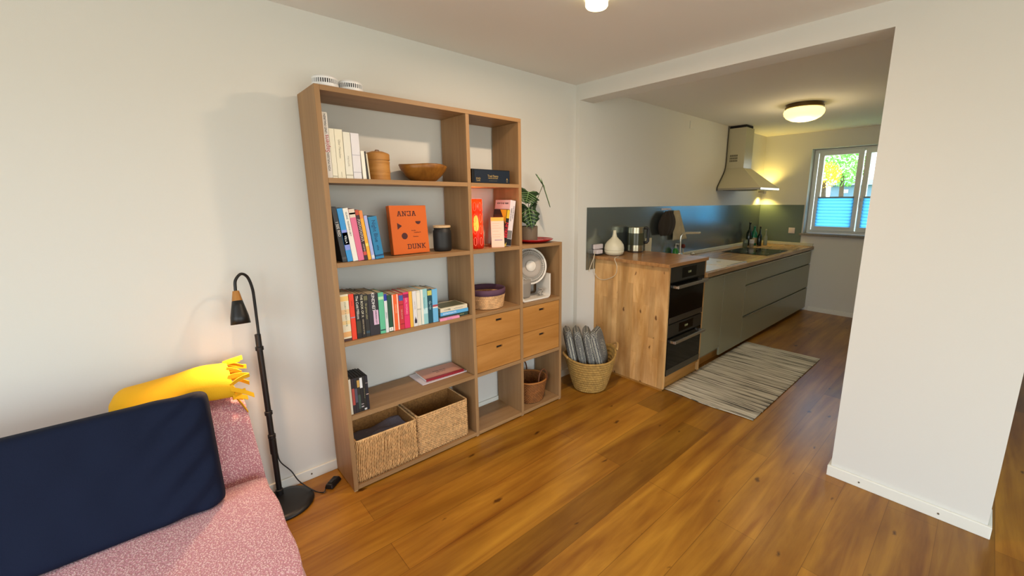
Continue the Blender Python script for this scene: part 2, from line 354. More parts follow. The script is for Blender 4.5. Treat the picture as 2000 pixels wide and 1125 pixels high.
# ------------------------------------------------------------------ books
pages_m = mat('book_pages', '#b8a88c', .9, bump=.3, bscale=900)
def cm(c): return mat('cover_'+c, c, .45)
def V3(o): return o
SP = lambda w, h, dz, ang=-90: Matrix.Translation((w/2, -.0006, dz)) @ Matrix.Rotation(R(90),4,'X') @ Matrix.Rotation(R(ang),4,'Z')
def book(x, z, w, h, col, label, y=-.272, depth=.14, lean=0, txt=None, tcol='#f0ece0', bands=(), group=None, hard=False, rotz=0, top=None, name='book', cat='book'):
    t = thing(name, label, cat, (x+(.008 if lean < -5 else 0), y, z+.0005), (0, R(lean), R(rotz)), group)
    c = .0012 if not hard else .003
    cv = B().box(0,0,0,w,.0025,h).box(0,.0025,0,c,depth,h).box(w-c,.0025,0,w,depth,h)
    cv = cv.build('cover', cm(col), t, local=True, bevel=.0004)
    ins = .002 if not hard else .004
    B().box(c+.0001,.0027,ins,w-c-.0001,depth-ins,h-ins).build('pages', pages_m if top is None else cm(top), t, local=True)
    for (z0, z1, bc) in bands:
        B().box(.0004,-.0005,z0*h,w-.0004,.001,z1*h).build('spine_band', cm(bc), cv, local=True)
    if txt:
        for (s, size, dz, c_, *an) in txt:
            text(s, 'spine_title', mat('ink_'+c_, c_, .5), cv, size, SP(w, h, dz*h, an[0] if an else -90))
    return t
gA = 'white books on the top shelf'
book(.0265,ZA,.0212,.285,'#d9d3ca','tall thin white book whose spine reads Sapiens, leftmost on the top shelf', txt=[('Sapiens',.026,.53,'#b03040',90),('VON MÄUSEN',.013,.25,'#40363a',90),('UND MAUREN',.013,.83,'#40363a',90)], group=gA, depth=.17)
book(.0488,ZA,.0212,.218,'#e2dcc6','slim blank cream book, second from the left on the top shelf', group=gA, bands=[(.035,.045,'#6b6252')])
book(.0715,ZA,.0335,.218,'#e3dcc4','thick cream book with a faint grey title, third on the top shelf', group=gA, txt=[('Über Menschen',.013,.6,'#a39b88'),('——',.012,.08,'#575044')])
book(.1075,ZA,.0315,.209,'#dfdccd','ivory book with faint grey spine print, fourth on the top shelf', group=gA, txt=[('Herkunft',.013,.38,'#b3ac9c')], bands=[(.06,.09,'#b7b19f')])
book(.1415,ZA,.037,.208,'#dcd9dc','white book with small grey specks on its spine, fifth on the top shelf', group=gA, bands=[(.14,.15,'#9a99a4'),(.52,.53,'#a3a1ac')])
book(.1845,ZA,.0165,.130,'#ece7d8','small white paperback leaning near the bamboo steamer', group=gA, lean=-1.5, depth=.1)
book(.2025,ZA,.0085,.129,'#2d2823','very thin black booklet between the small white ones', group=gA, lean=-2.5, depth=.1)
book(.2125,ZA,.0065,.120,'#d8cdb0','very thin cream booklet touching the bamboo steamer', group=gA, lean=-3.5, depth=.08)
gB = 'books leaning left on the second shelf'; ln = -6.4
rows = [(.0475,.0205,.262,'#2a2a2c','black paperback, leftmost of the leaning books',dict(txt=[('I SEE RED',.017,.60,'#d8d4cc')],bands=[(.05,.09,'#4a4a4c')])),
 (.0705,.0245,.255,'#2f8fd0','bright blue paperback with a lilac stripe among the leaning books',dict(bands=[(.22,.6,'#7f8fd8'),(.32,.55,'#8fd0ee')],txt=[('VILLA',.015,.42,'#e8f4fa')])),
 (.0965,.0235,.256,'#e4e0d6','white paperback with a thin black title among the leaning books',dict(txt=[('MARIANA LEKY',.0105,.62,'#4a4440'),('GLANZ',.0105,.86,'#4a4440')])),
 (.1215,.0275,.251,'#d86a8c','pink paperback with a cream top among the leaning books',dict(bands=[(.84,1,'#d8c8b4'),(.90,.93,'#8a5a54')])),
 (.1505,.0165,.247,'#3a1c22','dark maroon book with a white zigzag pattern among the leaning books',dict(bands=[(.9,1,'#b8452a'),(.10,.17,'#c84a3c')],txt=[('ΛVΛVΛVΛVΛ',.019,.6,'#e2d0c4'),('KASTEN',.010,.25,'#d8b8b0')])),
 (.1685,.0155,.244,'#eaa628','yellow paperback with an orange top among the leaning books',dict(bands=[(.84,1,'#df8440'),(.28,.34,'#f4d460')])),
 (.1865,.0155,.219,'#a6aede','lilac slim paperback next to the teal-blue one',dict(bands=[(.03,.10,'#d0d2d8')])),
 (.2065,.042,.212,'#1f7aa8','thick teal-blue book, rightmost of the leaning ones',dict(txt=[('Night Blue',.026,.66,'#123f66'),('silte',.016,.26,'#123f66')],bands=[(.06,.1,'#123f66')],depth=.15))]
for x,w,h,c,l,k in rows: book(x,ZB,w,h,c,l,group=gB,lean=ln,hard=(w>.04),**k)
gC = 'books standing in a row on the third shelf'
rows = [(.0265,.0375,.236,'#e0d5b8','cream book with orange floral spine, leftmost of the third-shelf row',dict(bands=[(0,.055,'#4a2a22'),(.09,.2,'#e0a868'),(.36,.44,'#e8c88c'),(.58,.68,'#e6bf8c'),(.86,.96,'#eac070')],txt=[('STORY OF A NEW NAME',.011,.58,'#7a8060')],depth=.17)),
 (.0665,.0225,.233,'#e03c20','plain bright red book beside the floral one',dict(bands=[(.48,.5,'#8f94a8')],txt=[('HAUS',.010,.8,'#a81c12')],depth=.17)),
 (.0915,.0225,.229,'#1b1715','black book titled The Cold Millions',dict(txt=[('The Cold Millions',.0165,.70,'#e4ded2')],bands=[(.12,.40,'#3c3724')],depth=.17)),
 (.1155,.0185,.226,'#1d1714','black book titled The Book of X',dict(txt=[('THE BOOK OF X',.0155,.73,'#d9d2b8'),('SARAH ROSE ETTER',.009,.25,'#b9a888')],depth=.19)),
 (.1355,.0195,.222,'#2b2824','near-black book with an olive script title',dict(txt=[('Ein ganzes Leben',.012,.6,'#a8a070')],bands=[(.08,.14,'#2e4654'),(.86,.96,'#6a6644')],depth=.16)),
 (.1565,.0500,.219,'#2a262c','thick dark book with a pink label on its spine',dict(txt=[('KINDHEIT',.022,.80,'#f0ece8')],bands=[],depth=.19)),
 (.2085,.0275,.219,'#5fb890','mint green book beside the dark one with pink label',dict(bands=[(.83,.9,'#b8e0b0'),(.07,.1,'#1c4a48')],depth=.13)),
 (.2375,.0155,.207,'#d6d8d8','slim white book with a royal blue top band',dict(bands=[(.83,1,'#26329c')],txt=[('DEMIAN',.009,.45,'#888c94')])),
 (.2545,.0225,.199,'#1f4a34','dark green book with a white foot band',dict(bands=[(.02,.12,'#e6e2d8')],txt=[('A',.012,.07,'#30302c',0)])),
 (.2795,.0355,.198,'#e8622a','orange book with white edge stripes',dict(txt=[('MÄNNER',.012,.6,'#f2b890')])),
 (.3165,.0235,.198,'#c43038','crimson book with a blue emblem on top',dict(bands=[(.80,.95,'#3a5aa0'),(.68,.695,'#7c1418'),(.14,.155,'#7c1418')],txt=[('DIE KATZE',.011,.42,'#d9a890')])),
 (.3415,.0305,.200,'#dc2f64','magenta book beside the crimson one',dict(bands=[(.85,.95,'#8c1450'),(.36,.37,'#a81848')],txt=[('GIRL WOMAN',.014,.62,'#f4a8c0')])),
 (.3735,.0180,.200,'#e6ae3c','mustard yellow slim book on the third shelf',dict()),
 (.3935,.0225,.199,'#dcd8d6','white book with a black penguin-like figure near its foot',dict(bands=[],txt=[('ALLE TAGE',.009,.6,'#b0a8a8')])),
 (.4175,.0215,.199,'#d9d3c4','cream book with a framed panel on its spine',dict(bands=[(.46,.47,'#77705c'),(.5,.94,'#e6e0d0')])),
 (.4405,.0405,.202,'#8fc4c8','pale turquoise and white thick book',dict(bands=[(.3,.46,'#bfe0e2')],txt=[('TRANSLATIONS',.010,.6,'#5c9aa4')])),
 (.4825,.0265,.197,'#0f4656','dark teal book with a yellow top label',dict(bands=[(.82,.96,'#c8c460'),(.6,.605,'#8ab0b4'),(.45,.455,'#8ab0b4')],txt=[('Das Feld',.014,.53,'#a8ccd0')])),
 (.5110,.0325,.193,'#6cb2dc','sky blue book with a small red and white boat mark, rightmost of the row',dict(bands=[(.47,.53,'#a84850'),(.43,.468,'#e6e2d6')]))]
for x,w,h,c,l,k in rows:
    t = book(x,ZCs,w,h,c,l,group=gC,**k)
    cv = t.children[0]
    if l.startswith('thick dark'):
        B().box(.022,-.0009,.25*h,.047,.0002,.60*h).build('label_panel', cm('#d8b4cc'), cv, local=True)
        text('DEBORAH LEVY','author_name',mat('ink_#40303a','#40303a',.5),cv,.010,Matrix.Translation((.0345,-.0015,.425*h))@Matrix.Rotation(R(90),4,'X')@Matrix.Rotation(R(-90),4,'Z'))
    if 'white edge' in l:
        for xa in (.0006,.0265): B().box(xa,-.0007,0.002,xa+.005,.0005,h-.002).build('edge_stripe', cm('#ece2d4'), cv, local=True)
    if 'turquoise' in l: B().box(.0006,-.0007,.002,.014,.0005,h-.002).build('edge_stripe', cm('#e2e0d2'), cv, local=True)
    if 'penguin' in l: B().poly([(.006,-.0008,.018),(.018,-.0008,.018),(.019,-.0008,.034),(.014,-.0008,.046),(.012,-.0008,.056),(.010,-.0008,.046),(.006,-.0008,.034)],(0,.0006,0)).build('bird_figure', cm('#241c34'), cv, local=True)
gS = 'books lying in a pile on the third shelf'
def flat(x0,x1,z,th,dep,col,label,spine=None,top=None,y=-.272,stext=None,rot=0):
    t = thing('book', label, 'book', (x0,y,z+.0004), (0,0,R(rot)), gS); L = x1-x0
    cv = B().box(0,0,0,L,.002,th).box(0,.002,0,L,dep,.0012).box(0,.002,th-.0012,L,dep,th).build('cover', cm(col), t, local=True, bevel=.0004)
    B().box(.002,.0021,.0013,L-.002,dep-.003,th-.0013).build('pages', pages_m, t, local=True)
    if stext:
        for s,sz,xx,c_ in stext: text(s,'spine_title',mat('ink_'+c_,c_,.5),cv,sz,Matrix.Translation((xx,-.0006,th/2))@Matrix.Rotation(R(90),4,'X'))
    if top: B().box(L*top[0],.012,th-.0002,L*top[1],dep-.014,th+.0005).build('cover_picture', cm(top[2]), cv, local=True)
    return t
flat(.560,.748,ZCs,.022,.15,'#28403a','dark green book at the bottom of the lying pile',stext=[('F. AMBLER',.009,.14,'#a8a878')],y=-.262)
flat(.547,.676,ZCs,.013,.02,'#e893b4','small pink booklet on edge before the dark green book',stext=[('postscript',.008,.06,'#8c6ab4')],y=-.2845)
flat(.562,.750,ZCs+.023,.021,.15,'#5aa8d8','blue book titled Astronauts in the middle of the lying pile',stext=[('ASTRONAUTS',.014,.06,'#e0eaf4')],y=-.264)
flat(.562,.744,ZCs+.045,.024,.14,'#d9cfb4','cream-edged book with a dark cover photo, topmost of the lying pile',top=(.05,.95,'#5a5c44'),stext=[('1 X Milk',.013,.045,'#2c241c'),('———',.020,.12,'#4a3430')],y=-.265)
gD = 'film cases on the fourth shelf'
book(.0245,ZD,.0125,.191,'#d8d0bc','thin white case, leftmost in the row of dark film cases',group=gD,name='film_case',cat='case',depth=.13,top='#2a2420')
fc = [('#2a1e22','#a8443c','film case with a brick red spine panel',[('— — — —',.010,.5,'#7a3c34')]),('#1f1c22','#4c4a58','film case with a grey-violet spine panel, third in the row',[]),('#26201c','#c0964c','film case with a gold emblem near its top',[]),('#1c1a1a','#dcdcdc','black film case with a white title strip near its top',[]),('#1e1c18','#9a9a64','film case with an olive title running down its spine',[('— — — — —',.009,.5,'#c8c090')]),('#1a1822','#4a4458','black film case at the right end of the row',[])]
for i,(c,bc,l,tx) in enumerate(fc):
    bd = {0:[(.25,.72,bc)],1:[(.3,.7,bc)],2:[(.72,.92,bc),(.1,.5,'#3c4a44')],3:[(.68,.97,bc),(.12,.15,'#a8a0a0'),(.2,.22,'#a8a0a0')],4:[(.02,.07,'#c8c8c8')],5:[(.45,.47,'#c8b0a8'),(.78,.8,'#8a7a74')]}[i]
    book(.0385+i*.0138,ZD,.0132,.190-.003*(i==5),c,'dark '+l if not l.startswith('black') else l,group=gD,bands=bd,txt=tx,name='film_case',cat='case',depth=.134,top='#120f10')

# orange cookery book standing face out
ob = thing('cookery_book', 'large orange hardback standing face out with the name ANJA DUNK on its cover', 'book', (.335,-.212,ZB+.0042), (R(-5),0,R(3)))
cw, ch, ct = .216, .262, .036
cv = B().box(0,0,0,cw,.003,ch).box(0,.003,0,.003,ct,ch).box(0,ct-.003,0,cw,ct,ch).build('cover', mat('orange_cloth','#cf5f12',.6), ob, local=True, bevel=.0015)
B().box(.0032,.0032,.004,cw-.004,ct-.0032,ch-.004).build('pages', pages_m, ob, local=True)
ink = mat('ink_maroon','#451414',.6)
def slab(b, ch_, x, z, w, h):
    t = w*.22; s = h*.12
    def bar(x0,z0,x1,z1): b.box(x+x0*w,-.0006,z+z0*h,x+x1*w,.0004,z+z1*h)
    def dia(x0,z0,x1,z1,t_=.2):
        b.poly([(x+(x0-t_/2)*w,-.0006,z+z0*h),(x+(x0+t_/2)*w,-.0006,z+z0*h),(x+(x1+t_/2)*w,-.0006,z+z1*h),(x+(x1-t_/2)*w,-.0006,z+z1*h)],(0,.001,0))
    if ch_=='A': dia(.2,.05,.45,1);dia(.8,.05,.55,1);bar(.3,.35,.7,.47);bar(0,0,.4,.12);bar(.6,0,1,.12);bar(.3,.9,.7,1)
    if ch_=='N': bar(.14,0,.3,1);bar(.72,0,.86,1);dia(.2,1,.8,0,.22);bar(0,0,.42,.12);bar(0,.88,.3,1);bar(.6,.88,1,1)
    if ch_=='J': bar(.7,0,.88,1);bar(.2,.88,1,1);bar(.15,0,.85,.14);bar(.15,.14,.32,.36);bar(.05,.72,.25,1)
    if ch_=='D': bar(.15,0,.33,1);bar(0,0,.8,.13);bar(0,.87,.8,1);bar(.76,.1,.95,.9)
    if ch_=='U': bar(.14,.1,.32,1);bar(.7,.1,.88,1);bar(.22,0,.8,.14);bar(0,.88,.44,1);bar(.58,.88,1,1)
    if ch_=='K': bar(.14,0,.32,1);dia(.35,.5,.8,1,.22);dia(.4,.55,.84,0,.22);bar(0,0,.44,.12);bar(0,.88,.44,1);bar(.62,.88,1,1);bar(.66,0,1,.12)
for word, x, z in (('ANJA',.040,.205),('DUNK',.082,.026)):
    for i, c_ in enumerate(word):
        b = B(); slab(b, c_, x+i*.0285, z, .0262, .027); b.build('cover_letter', ink, cv, local=True)
B().poly([(.036,-.0006,.170),(.036,-.0006,.134),(.062,-.0006,.153)],(0,.001,0)).build('triangle_mark', ink, cv, local=True)
B().poly([(.16+.016*math.cos(a),-.0006,.176+.017*math.sin(a)) for a in [PI+PI*i/14 for i in range(15)]],(0,.001,0)).build('half_disc_mark', ink, cv, local=True)
B().poly([(.072+.0175*math.cos(2*PI*i/28),-.0006,.098+.0175*math.sin(2*PI*i/28)) for i in range(28)],(0,.001,0)).build('disc_mark', ink, cv, local=True)
for s,x,z in (('Strudel,',.128,.126),('Gugelhupf &',.150,.115),('Plätzchen',.138,.092)):
    text(s,'subtitle',ink,cv,.0085,Matrix.Translation((x,-.0004,z))@Matrix.Rotation(R(90),4,'X'))
ob['label'] = ob['label']
# jar
j = thing('storage_jar','matt black jar with a pale wooden lid beside the orange book','jar',(.648,-.175,ZB+.0005))
B().lathe([(0,0),(.045,0),(.051,.006),(.0525,.03),(.0525,.10),(.051,.118),(.046,.124),(.046,.136),(0,.136)],(.648,-.175,ZB+.0005),48).build('body',mat('matt_black_ceramic','#171615',.55),j,smooth=False,bevel=0)
B().lathe([(0,.1362),(.049,.1362),(.05,.139),(.05,.146),(.048,.149),(0,.149)],(.648,-.175,ZB),48).build('lid',mat('pale_wood','#c4a57c',.6,var=.15,vscale=60),j)
for o in j.children:
    for f in o.data.polygons: f.use_smooth = abs(f.normal.z) < .7
# steamer
st = thing('bamboo_steamer','round bamboo steamer of two tiers with lid on the top shelf','steamer',(.31,-.15,ZA+.0005))
bam = wood('bamboo','#a8702c','#c89350',(3,3,60),.5,bump=.05)
zz = ZA+.0005
for i in range(2):
    B().lathe([(.048,0),(.0585-.001*i,0),(.0585-.001*i,.009),(.057,.009),(.057,.040),(.0585,.040),(.0585,.048),(.048,.048)],(.31,-.15,zz+i*.0485),48).build('steamer_tier',bam,st)
B().lathe([(.0,.097),(.055,.097),(.055,.103),(.059,.103),(.059,.132),(.056,.136),(.03,.146),(0,.149)],(.31,-.15,zz),48).build('lid',bam,st)
B().tube([(.298,-.15,zz+.146),(.303,-.15,zz+.153),(.317,-.15,zz+.153),(.322,-.15,zz+.146)],.0028).build('lid_loop',mat('dark_bamboo','#6d421a',.6),st)
# wooden bowl
B_ = B().lathe([(0,.004),(.05,0),(.07,.008),(.1,.036),(.122,.066),(.131,.088),(.127,.092),(.116,.074),(.09,.035),(.06,.014),(0,.012)],(.562,-.152,ZA+.0006),60,rf=lambda r,z,a,k:(r*(1+.010*math.sin(5*a+2)+.006*math.sin(9*a)),z*(1+.03*math.sin(3*a))))
bo = B_.build('wooden_bowl', wood('turned_wood','#6e4212','#a06a28',(22,5,14),.4,bump=.1), smooth=True)
tag(bo,'rough turned brown wooden bowl on the top shelf','bowl')
# smoke alarms
wpl = mat('white_plastic','#e6e6e6',.4)
for x,y,l in ((.068,-.222,'white round smoke alarm lying on top of the shelf unit, at its left corner'),(.182,-.212,'white round smoke alarm on top of the shelf unit, right of the other')):
    t = thing('smoke_alarm',l,'smoke alarm',(x,y,H+.0005),group='smoke alarms on top of the shelf unit')
    B().lathe([(0,0),(.053,0),(.055,.004),(.055,.016),(.048,.0165),(.048,.034),(.053,.0345),(.053,.041),(.046,.048),(0,.050)],(x,y,H+.0005),56).build('housing',wpl,t)
    b = B()
    for k in range(36):
        a = 2*PI*k/36; b.hexa([(x+r*math.cos(a+d),y+r*math.sin(a+d),z) for z in (H+.0172,H+.0348) for r,d in ((.0485,-.035),(.0535,-.035),(.0535,.035),(.0485,.035))])
    b.build('vent_ribs',wpl,t)
    B().lathe([(.0482,.0171),(.0496,.0171),(.0496,.0343),(.0482,.0343)],(x,y,H+.0005),40).build('vent_mesh',mat('vent_dark','#23222a',.6),t)
# black box set in the upper middle compartment
bx = thing('card_game_box','black and navy oblong box with small gold lettering on the upper middle shelf','box',(.94,-.18,ZA+.0005))
B().box(.806,-.272,ZA+.0008,1.084,-.085,ZA+.081).build('body',mat('box_black','#0e0d10',.35),bx,bevel=.001)
cv = B().box(.822,-.2728,ZA+.004,1.081,-.2719,ZA+.077).build('front_panel',mat('navy_print','#0f1c2c',.4),bx)
gold = mat('gold_print','#b59a5c',.4)
for s,sz,x,z in (('Trad Story',.018,.955,ZA+.043),('MASTER EDITION',.009,.955,ZA+.030),('— — — — —',.010,.955,ZA+.016),('DVD',.015,.848,ZA+.026),('GAME',.010,.848,ZA+.014),('A',.02,1.062,ZA+.026),('18+',.009,1.062,ZA+.012)):
    text(s,'gold_lettering',gold,cv,sz,Matrix.Translation(Vector((x,-.2731,z))-wmx(cv).translation)@Matrix.Rotation(R(90),4,'X'))
# red table lamp
rx, ry, rz = .868,-.205,ZB+.0005
rl = thing('table_lamp','glowing red lattice cylinder lamp in the middle column of the shelf unit','lamp',(rx,ry,rz))
redm = bpy.data.materials.new('red_lamp_acrylic'); redm.use_nodes=True; nt=redm.node_tree; nt.nodes.clear()
oo=nt.nodes.new('ShaderNodeOutputMaterial'); a1=nt.nodes.new('ShaderNodeBsdfTranslucent'); a2=nt.nodes.new('ShaderNodeBsdfPrincipled'); a3=nt.nodes.new('ShaderNodeMixShader')
a1.inputs[0].default_value=(.85,.09,.03,1); a2.inputs['Base Color'].default_value=(.62,.05,.02,1); a2.inputs['Roughness'].default_value=.3; a3.inputs[0].default_value=.5
nt.links.new(a1.outputs[0],a3.inputs[1]); nt.links.new(a2.outputs[0],a3.inputs[2]); a4=nt.nodes.new('ShaderNodeBsdfTransparent'); a4.inputs[0].default_value=(1,.55,.35,1); a5=nt.nodes.new('ShaderNodeMixShader'); a5.inputs[0].default_value=.42
nt.links.new(a3.outputs[0],a5.inputs[1]); nt.links.new(a4.outputs[0],a5.inputs[2]); nt.links.new(a5.outputs[0],oo.inputs[0])
B().lathe([(0,0),(.040,0),(.0435,.006),(.044,.04),(.040,.12),(.0385,.20),(.039,.300),(.0365,.300),(.036,.2),(.0375,.12),(.0415,.04),(.041,.008),(0,.006)],(rx,ry,rz),48).build('lattice_shade',redm,rl,smooth=True)
pinkm = mat('slot_edge_glow','#ff8a70',.3,emit='#ff6a48',es=.28)
for col in range(7):
    a0 = 2*PI*col/7+.35
    for k in range(4):
        zc_ = .045+.07*k; hh_=.026; pts=[]
        for q in range(20):
            th=2*PI*q/20; px_=.0075*math.cos(th); pz=hh_*math.sin(th)*1.0
            if abs(math.sin(th))<.75: px_=.0075*(1 if math.cos(th)>0 else -1)
            z_=zc_+pz; rr=.0415 if z_>.15 else .0440; rr = .0442-(.0442-.0395)*min(1,z_/.18)
            aa=a0+px_/rr; pts.append((rx+rr*1.02*math.cos(aa),ry+rr*1.02*math.sin(aa),rz+z_))
        B().tube(pts,.0011,6,closed=True).build('slot_ring',pinkm,rl)
B().lathe([(0,.105),(.012,.11),(.016,.13),(.016,.15),(.012,.185),(.006,.2),(0,.202)],(rx,ry,rz),20).build('bulb',mat('bulb_glow','#fff0c0',.3,emit='#ffc870',es=14),rl,smooth=True)
B().lathe([(0,.006),(.013,.006),(.013,.104),(0,.104)],(rx,ry,rz),20).build('lamp_holder',mat('holder_white','#e0d0c0',.5),rl)
def point(name, loc, col, w, size=.02, parent=None):
    l = bpy.data.lights.new(name,'POINT'); l.color=lin(col)[:3]; l.energy=w; l.shadow_soft_size=size
    o = bpy.data.objects.new(name,l); COL.objects.link(o); o.location=loc
    if parent: o.parent=parent; o.location=wmx(parent).inverted()@Vector(loc)
    return o
point('lamp_light',(rx,ry,rz+.29),'#ff9c4c',.75,.02,rl)
cb = B().tube(smoothpath([(.905,-.03,ZB-T-.002),(.835,-.02,ZB-.14),(.812,-.02,ZB-.22),(.812,-.022,Z2+.0018)]),.002).build('lamp_cord',mat('beige_cord','#a8926c',.6)); tag(cb,'thin beige cord hanging behind the purple-rimmed basket','cord')
# travel books leaning right
gG='guide books leaning right beside the red lamp'
def book_r(x,w,h,col,label,lean,depth,pages=None,**k): return book(x,ZB,w,h,col,label,lean=lean,depth=depth,group=gG,**k)
t = thing('book','tall white guide with a pale pink cover leaning against the shelf divider','book',(1.050,-.262,ZB+.0068),(0,R(9),R(-3)),gG)
w_,h_,d_=.040,.292,.17
cv=B().box(0,0,0,w_,.002,h_).box(0,.002,0,.0015,d_,h_).box(w_-.0015,.002,0,w_,d_,h_).build('cover',cm('#dccfd0'),t,local=True)
B().box(.0016,.0022,.002,w_-.0016,d_-.003,h_-.002).build('pages',pages_m,t,local=True)
SL=lambda y,z,: Matrix.Translation((-.0006,y,z))@Matrix.Rotation(R(90),4,'X')@Matrix.Rotation(R(-90),4,'Y')
B().box(-.0005,.006,.06,.0002,.164,.235).build('cover_photo',cm('#b0a0a8'),cv,local=True)
B().box(.001,-.0006,.002,w_-.001,.0005,.045).build('spine_foot',cm('#1c1a1e'),cv,local=True)
B().box(.003,-.0006,.047,w_-.003,.0005,.10).build('spine_photo',cm('#74706e'),cv,local=True)
for s,sz,xx,zz_ in (('LONELY & FOUND',.011,.015,.20),('THOMAS & ZWEIG',.011,.029,.215)): text('PARKS & PLACES' if 'LON' in s else 'FOR EVERYBODY','spine_title',mat('ink_dark','#2c2a2c',.5),cv,sz,Matrix.Translation((xx,-.0008,zz_))@Matrix.Rotation(R(90),4,'X')@Matrix.Rotation(R(-90),4,'Z'))
text('HOW TO BE THERE','cover_title',mat('ink_dark','#2c2a2c',.5),cv,.015,SL(.085,.27))
t = thing('book','black Berlin guide with red lettering and a yellow diamond on its cover','book',(1.0255,-.268,ZB+.0045),(0,R(9),R(-3)),gG)
w_,h_,d_=.022,.235,.15
cv=B().box(0,0,0,w_,.002,h_).box(0,.002,0,.0012,d_,h_).box(w_-.0012,.002,0,w_,d_,h_).build('cover',cm('#1d1410'),t,local=True)
B().box(.0013,.0022,.002,w_-.0013,d_-.003,h_-.002).build('pages',pages_m,t,local=True)
text('BERLIN','spine_title',mat('ink_red','#c8202c',.5),cv,.031,Matrix.Translation((w_/2,-.0008,.105))@Matrix.Rotation(R(90),4,'X')@Matrix.Rotation(R(90),4,'Z'),bold=.0006)
B().poly([(-.0008,.004,h_-.002),(-.0008,.075,h_-.002),(-.0008,.004,h_-.09)],(.0006,0,0)).build('yellow_corner',cm('#d8b028'),cv,local=True)
B().box(.001,-.0007,h_-.055,w_-.001,.0004,h_-.002).build('yellow_spine_patch',cm('#d8b028'),cv,local=True)
B().poly([(.003,-.0008,.002),(w_-.002,-.0008,.002),(w_-.002,-.0008,.03),(w_/2,-.0008,.012),(.003,-.0008,.03)],(0,.0006,0)).build('gold_foot',cm('#c8a844'),cv,local=True)
B().box(-.0007,.03,.13,.0002,.14,.20).build('cover_photo',cm('#4a2c1c'),cv,local=True)
t = thing('leaflet','pale pink folded leaflet with a yellow top standing before the Berlin guide','leaflet',(.956,-.240,ZB+.0005),(R(-3),0,R(-26)))
cv=B().box(0,0,0,.082,.006,.188).build('folded_paper',cm('#e6c0a8'),t,local=True,bevel=.0005)
B().box(0,-.0006,.165,.082,.0002,.188).build('yellow_header',cm('#eda830'),cv,local=True)
B().box(.02,-.0006,.044,.07,.0002,.048).build('printed_rule',cm('#7a5a80'),cv,local=True)
for z in (.15,.135,.12,.10,.08,.065): B().box(.008,-.0005,z,.045+.03*random.random(),.0002,z+.0015).build('printed_rule',cm('#c08c70'),cv,local=True)

# ------------------------------------------------------------------ woven things
def ring_coil_basket(name,label,c,r0,r1,h,col,coils,parent_parts,mod=None,wall=.007,seed=1,rib=0,ribn=60,amp=.0034,ramp=.55):
    """stacked coils as real relief"""
    t = thing(name,label,'basket',c)
    m = mat('weave_'+col,col,.8,bump=.5,bscale=260,var=.25,vscale=35)
    n = 240; steps = coils*6
    prof=[(0,.004)]+[(r0*.97,.002)]
    def rf(r,z,a,k):
        q=(z)/h; rr=r
        if r>r0*.96 and k>1: rr=r+amp*abs(math.sin(PI*q*coils))*(1 if k<=steps+2 else -1)*1.0+ amp*ramp*math.sin(a*ribn+(int(q*coils)%2)*PI)+.002*nz(a*3,q*4,seed)
        zz=z+ (mod(a,q) if mod else 0)
        return rr,zz
    for i in range(steps+1):
        q=i/steps; prof.append((r0+(r1-r0)*q**.85, .003+q*(h-.003)))
    for i in range(steps,-1,-1):
        q=i/steps; prof.append((max(.01,r0+(r1-r0)*q**.85-wall), .008+q*(h-.008)))
    prof.append((0,.008))
    B().lathe(prof,c,n,rf=rf).build('woven_body',m,t,smooth=True)
    return t,m
t,m = ring_coil_basket('round_basket','natural seagrass basket with a dark purple rim in the middle column',(.962,-.158,Z2+.0006),.104,.119,.092,'#d2a472',8,None)
B().lathe([(.117,.090),(.1225,.091),(.1245,.108),(.1235,.128),(.118,.130),(.1165,.108),(.1145,.092)],(.962,-.158,Z2),120,rf=lambda r,z,a,k:(r+.001*math.sin(60*a+z*800),z)).build('purple_rim',mat('purple_cord','#57384c',.8,bump=.6,bscale=300),t,smooth=True)
# willow basket with handles
t,m = ring_coil_basket('wicker_basket','small brown willow basket with arched handles in the bottom right compartment',(1.335,-.155,.0306),.098,.128,.165,'#85501f',16,None,ribn=36)
B().tube([(1.335+.13*math.cos(2*PI*i/40),-.155+.13*math.sin(2*PI*i/40),.0306+.168) for i in range(40)],.006,8,closed=True).build('rim_braid',mat('willow_rim','#a8692c',.7,bump=.5,bscale=200),t,smooth=True)
for s in (-1,1):
    pts=[(1.365+.045*math.cos(PI*i/14),-.155+s*.118,.195+.092*math.sin(PI*i/14)) for i in range(15)]
    B().tube(pts,.0055,8).build('handle',mat('willow_handle','#5e3414',.7,bump=.5,bscale=200),t,smooth=True)
# big basket beside the oven block
BC=(1.860,-.305,.001)
nd=Vector((.64,-.77,0))
t,m = ring_coil_basket('palm_leaf_basket','large palm-leaf basket on the floor between shelf unit and oven block',BC,.122,.206,.275,'#a5803f',13,None,amp=.0060,ramp=.22,mod=lambda a,q:(q**3)*.065*max(0,math.cos(a-math.atan2(-.77,.64)-.45))**3+(q**3)*.02*max(0,-math.cos(a-math.atan2(-.77,.64)))**2,seed=5,ribn=48)
ang=math.atan2(-.77,.64)+.25
for sgn in (1,-1):
    aa=ang if sgn>0 else ang+PI
    pts=[]
    for i in range(13):
        q=i/12; a2_=aa+(q-.5)*.7; rr=.210+.010*math.sin(PI*q); pts.append((BC[0]+rr*math.cos(a2_),BC[1]+rr*math.sin(a2_),(.335 if sgn>0 else .285)+.032*math.sin(PI*q)*(1 if sgn>0 else .4)))
    B().tube(pts,.009,8).build('grip',mat('palm_rope','#b08a50',.8,bump=.6,bscale=200),t,smooth=True)
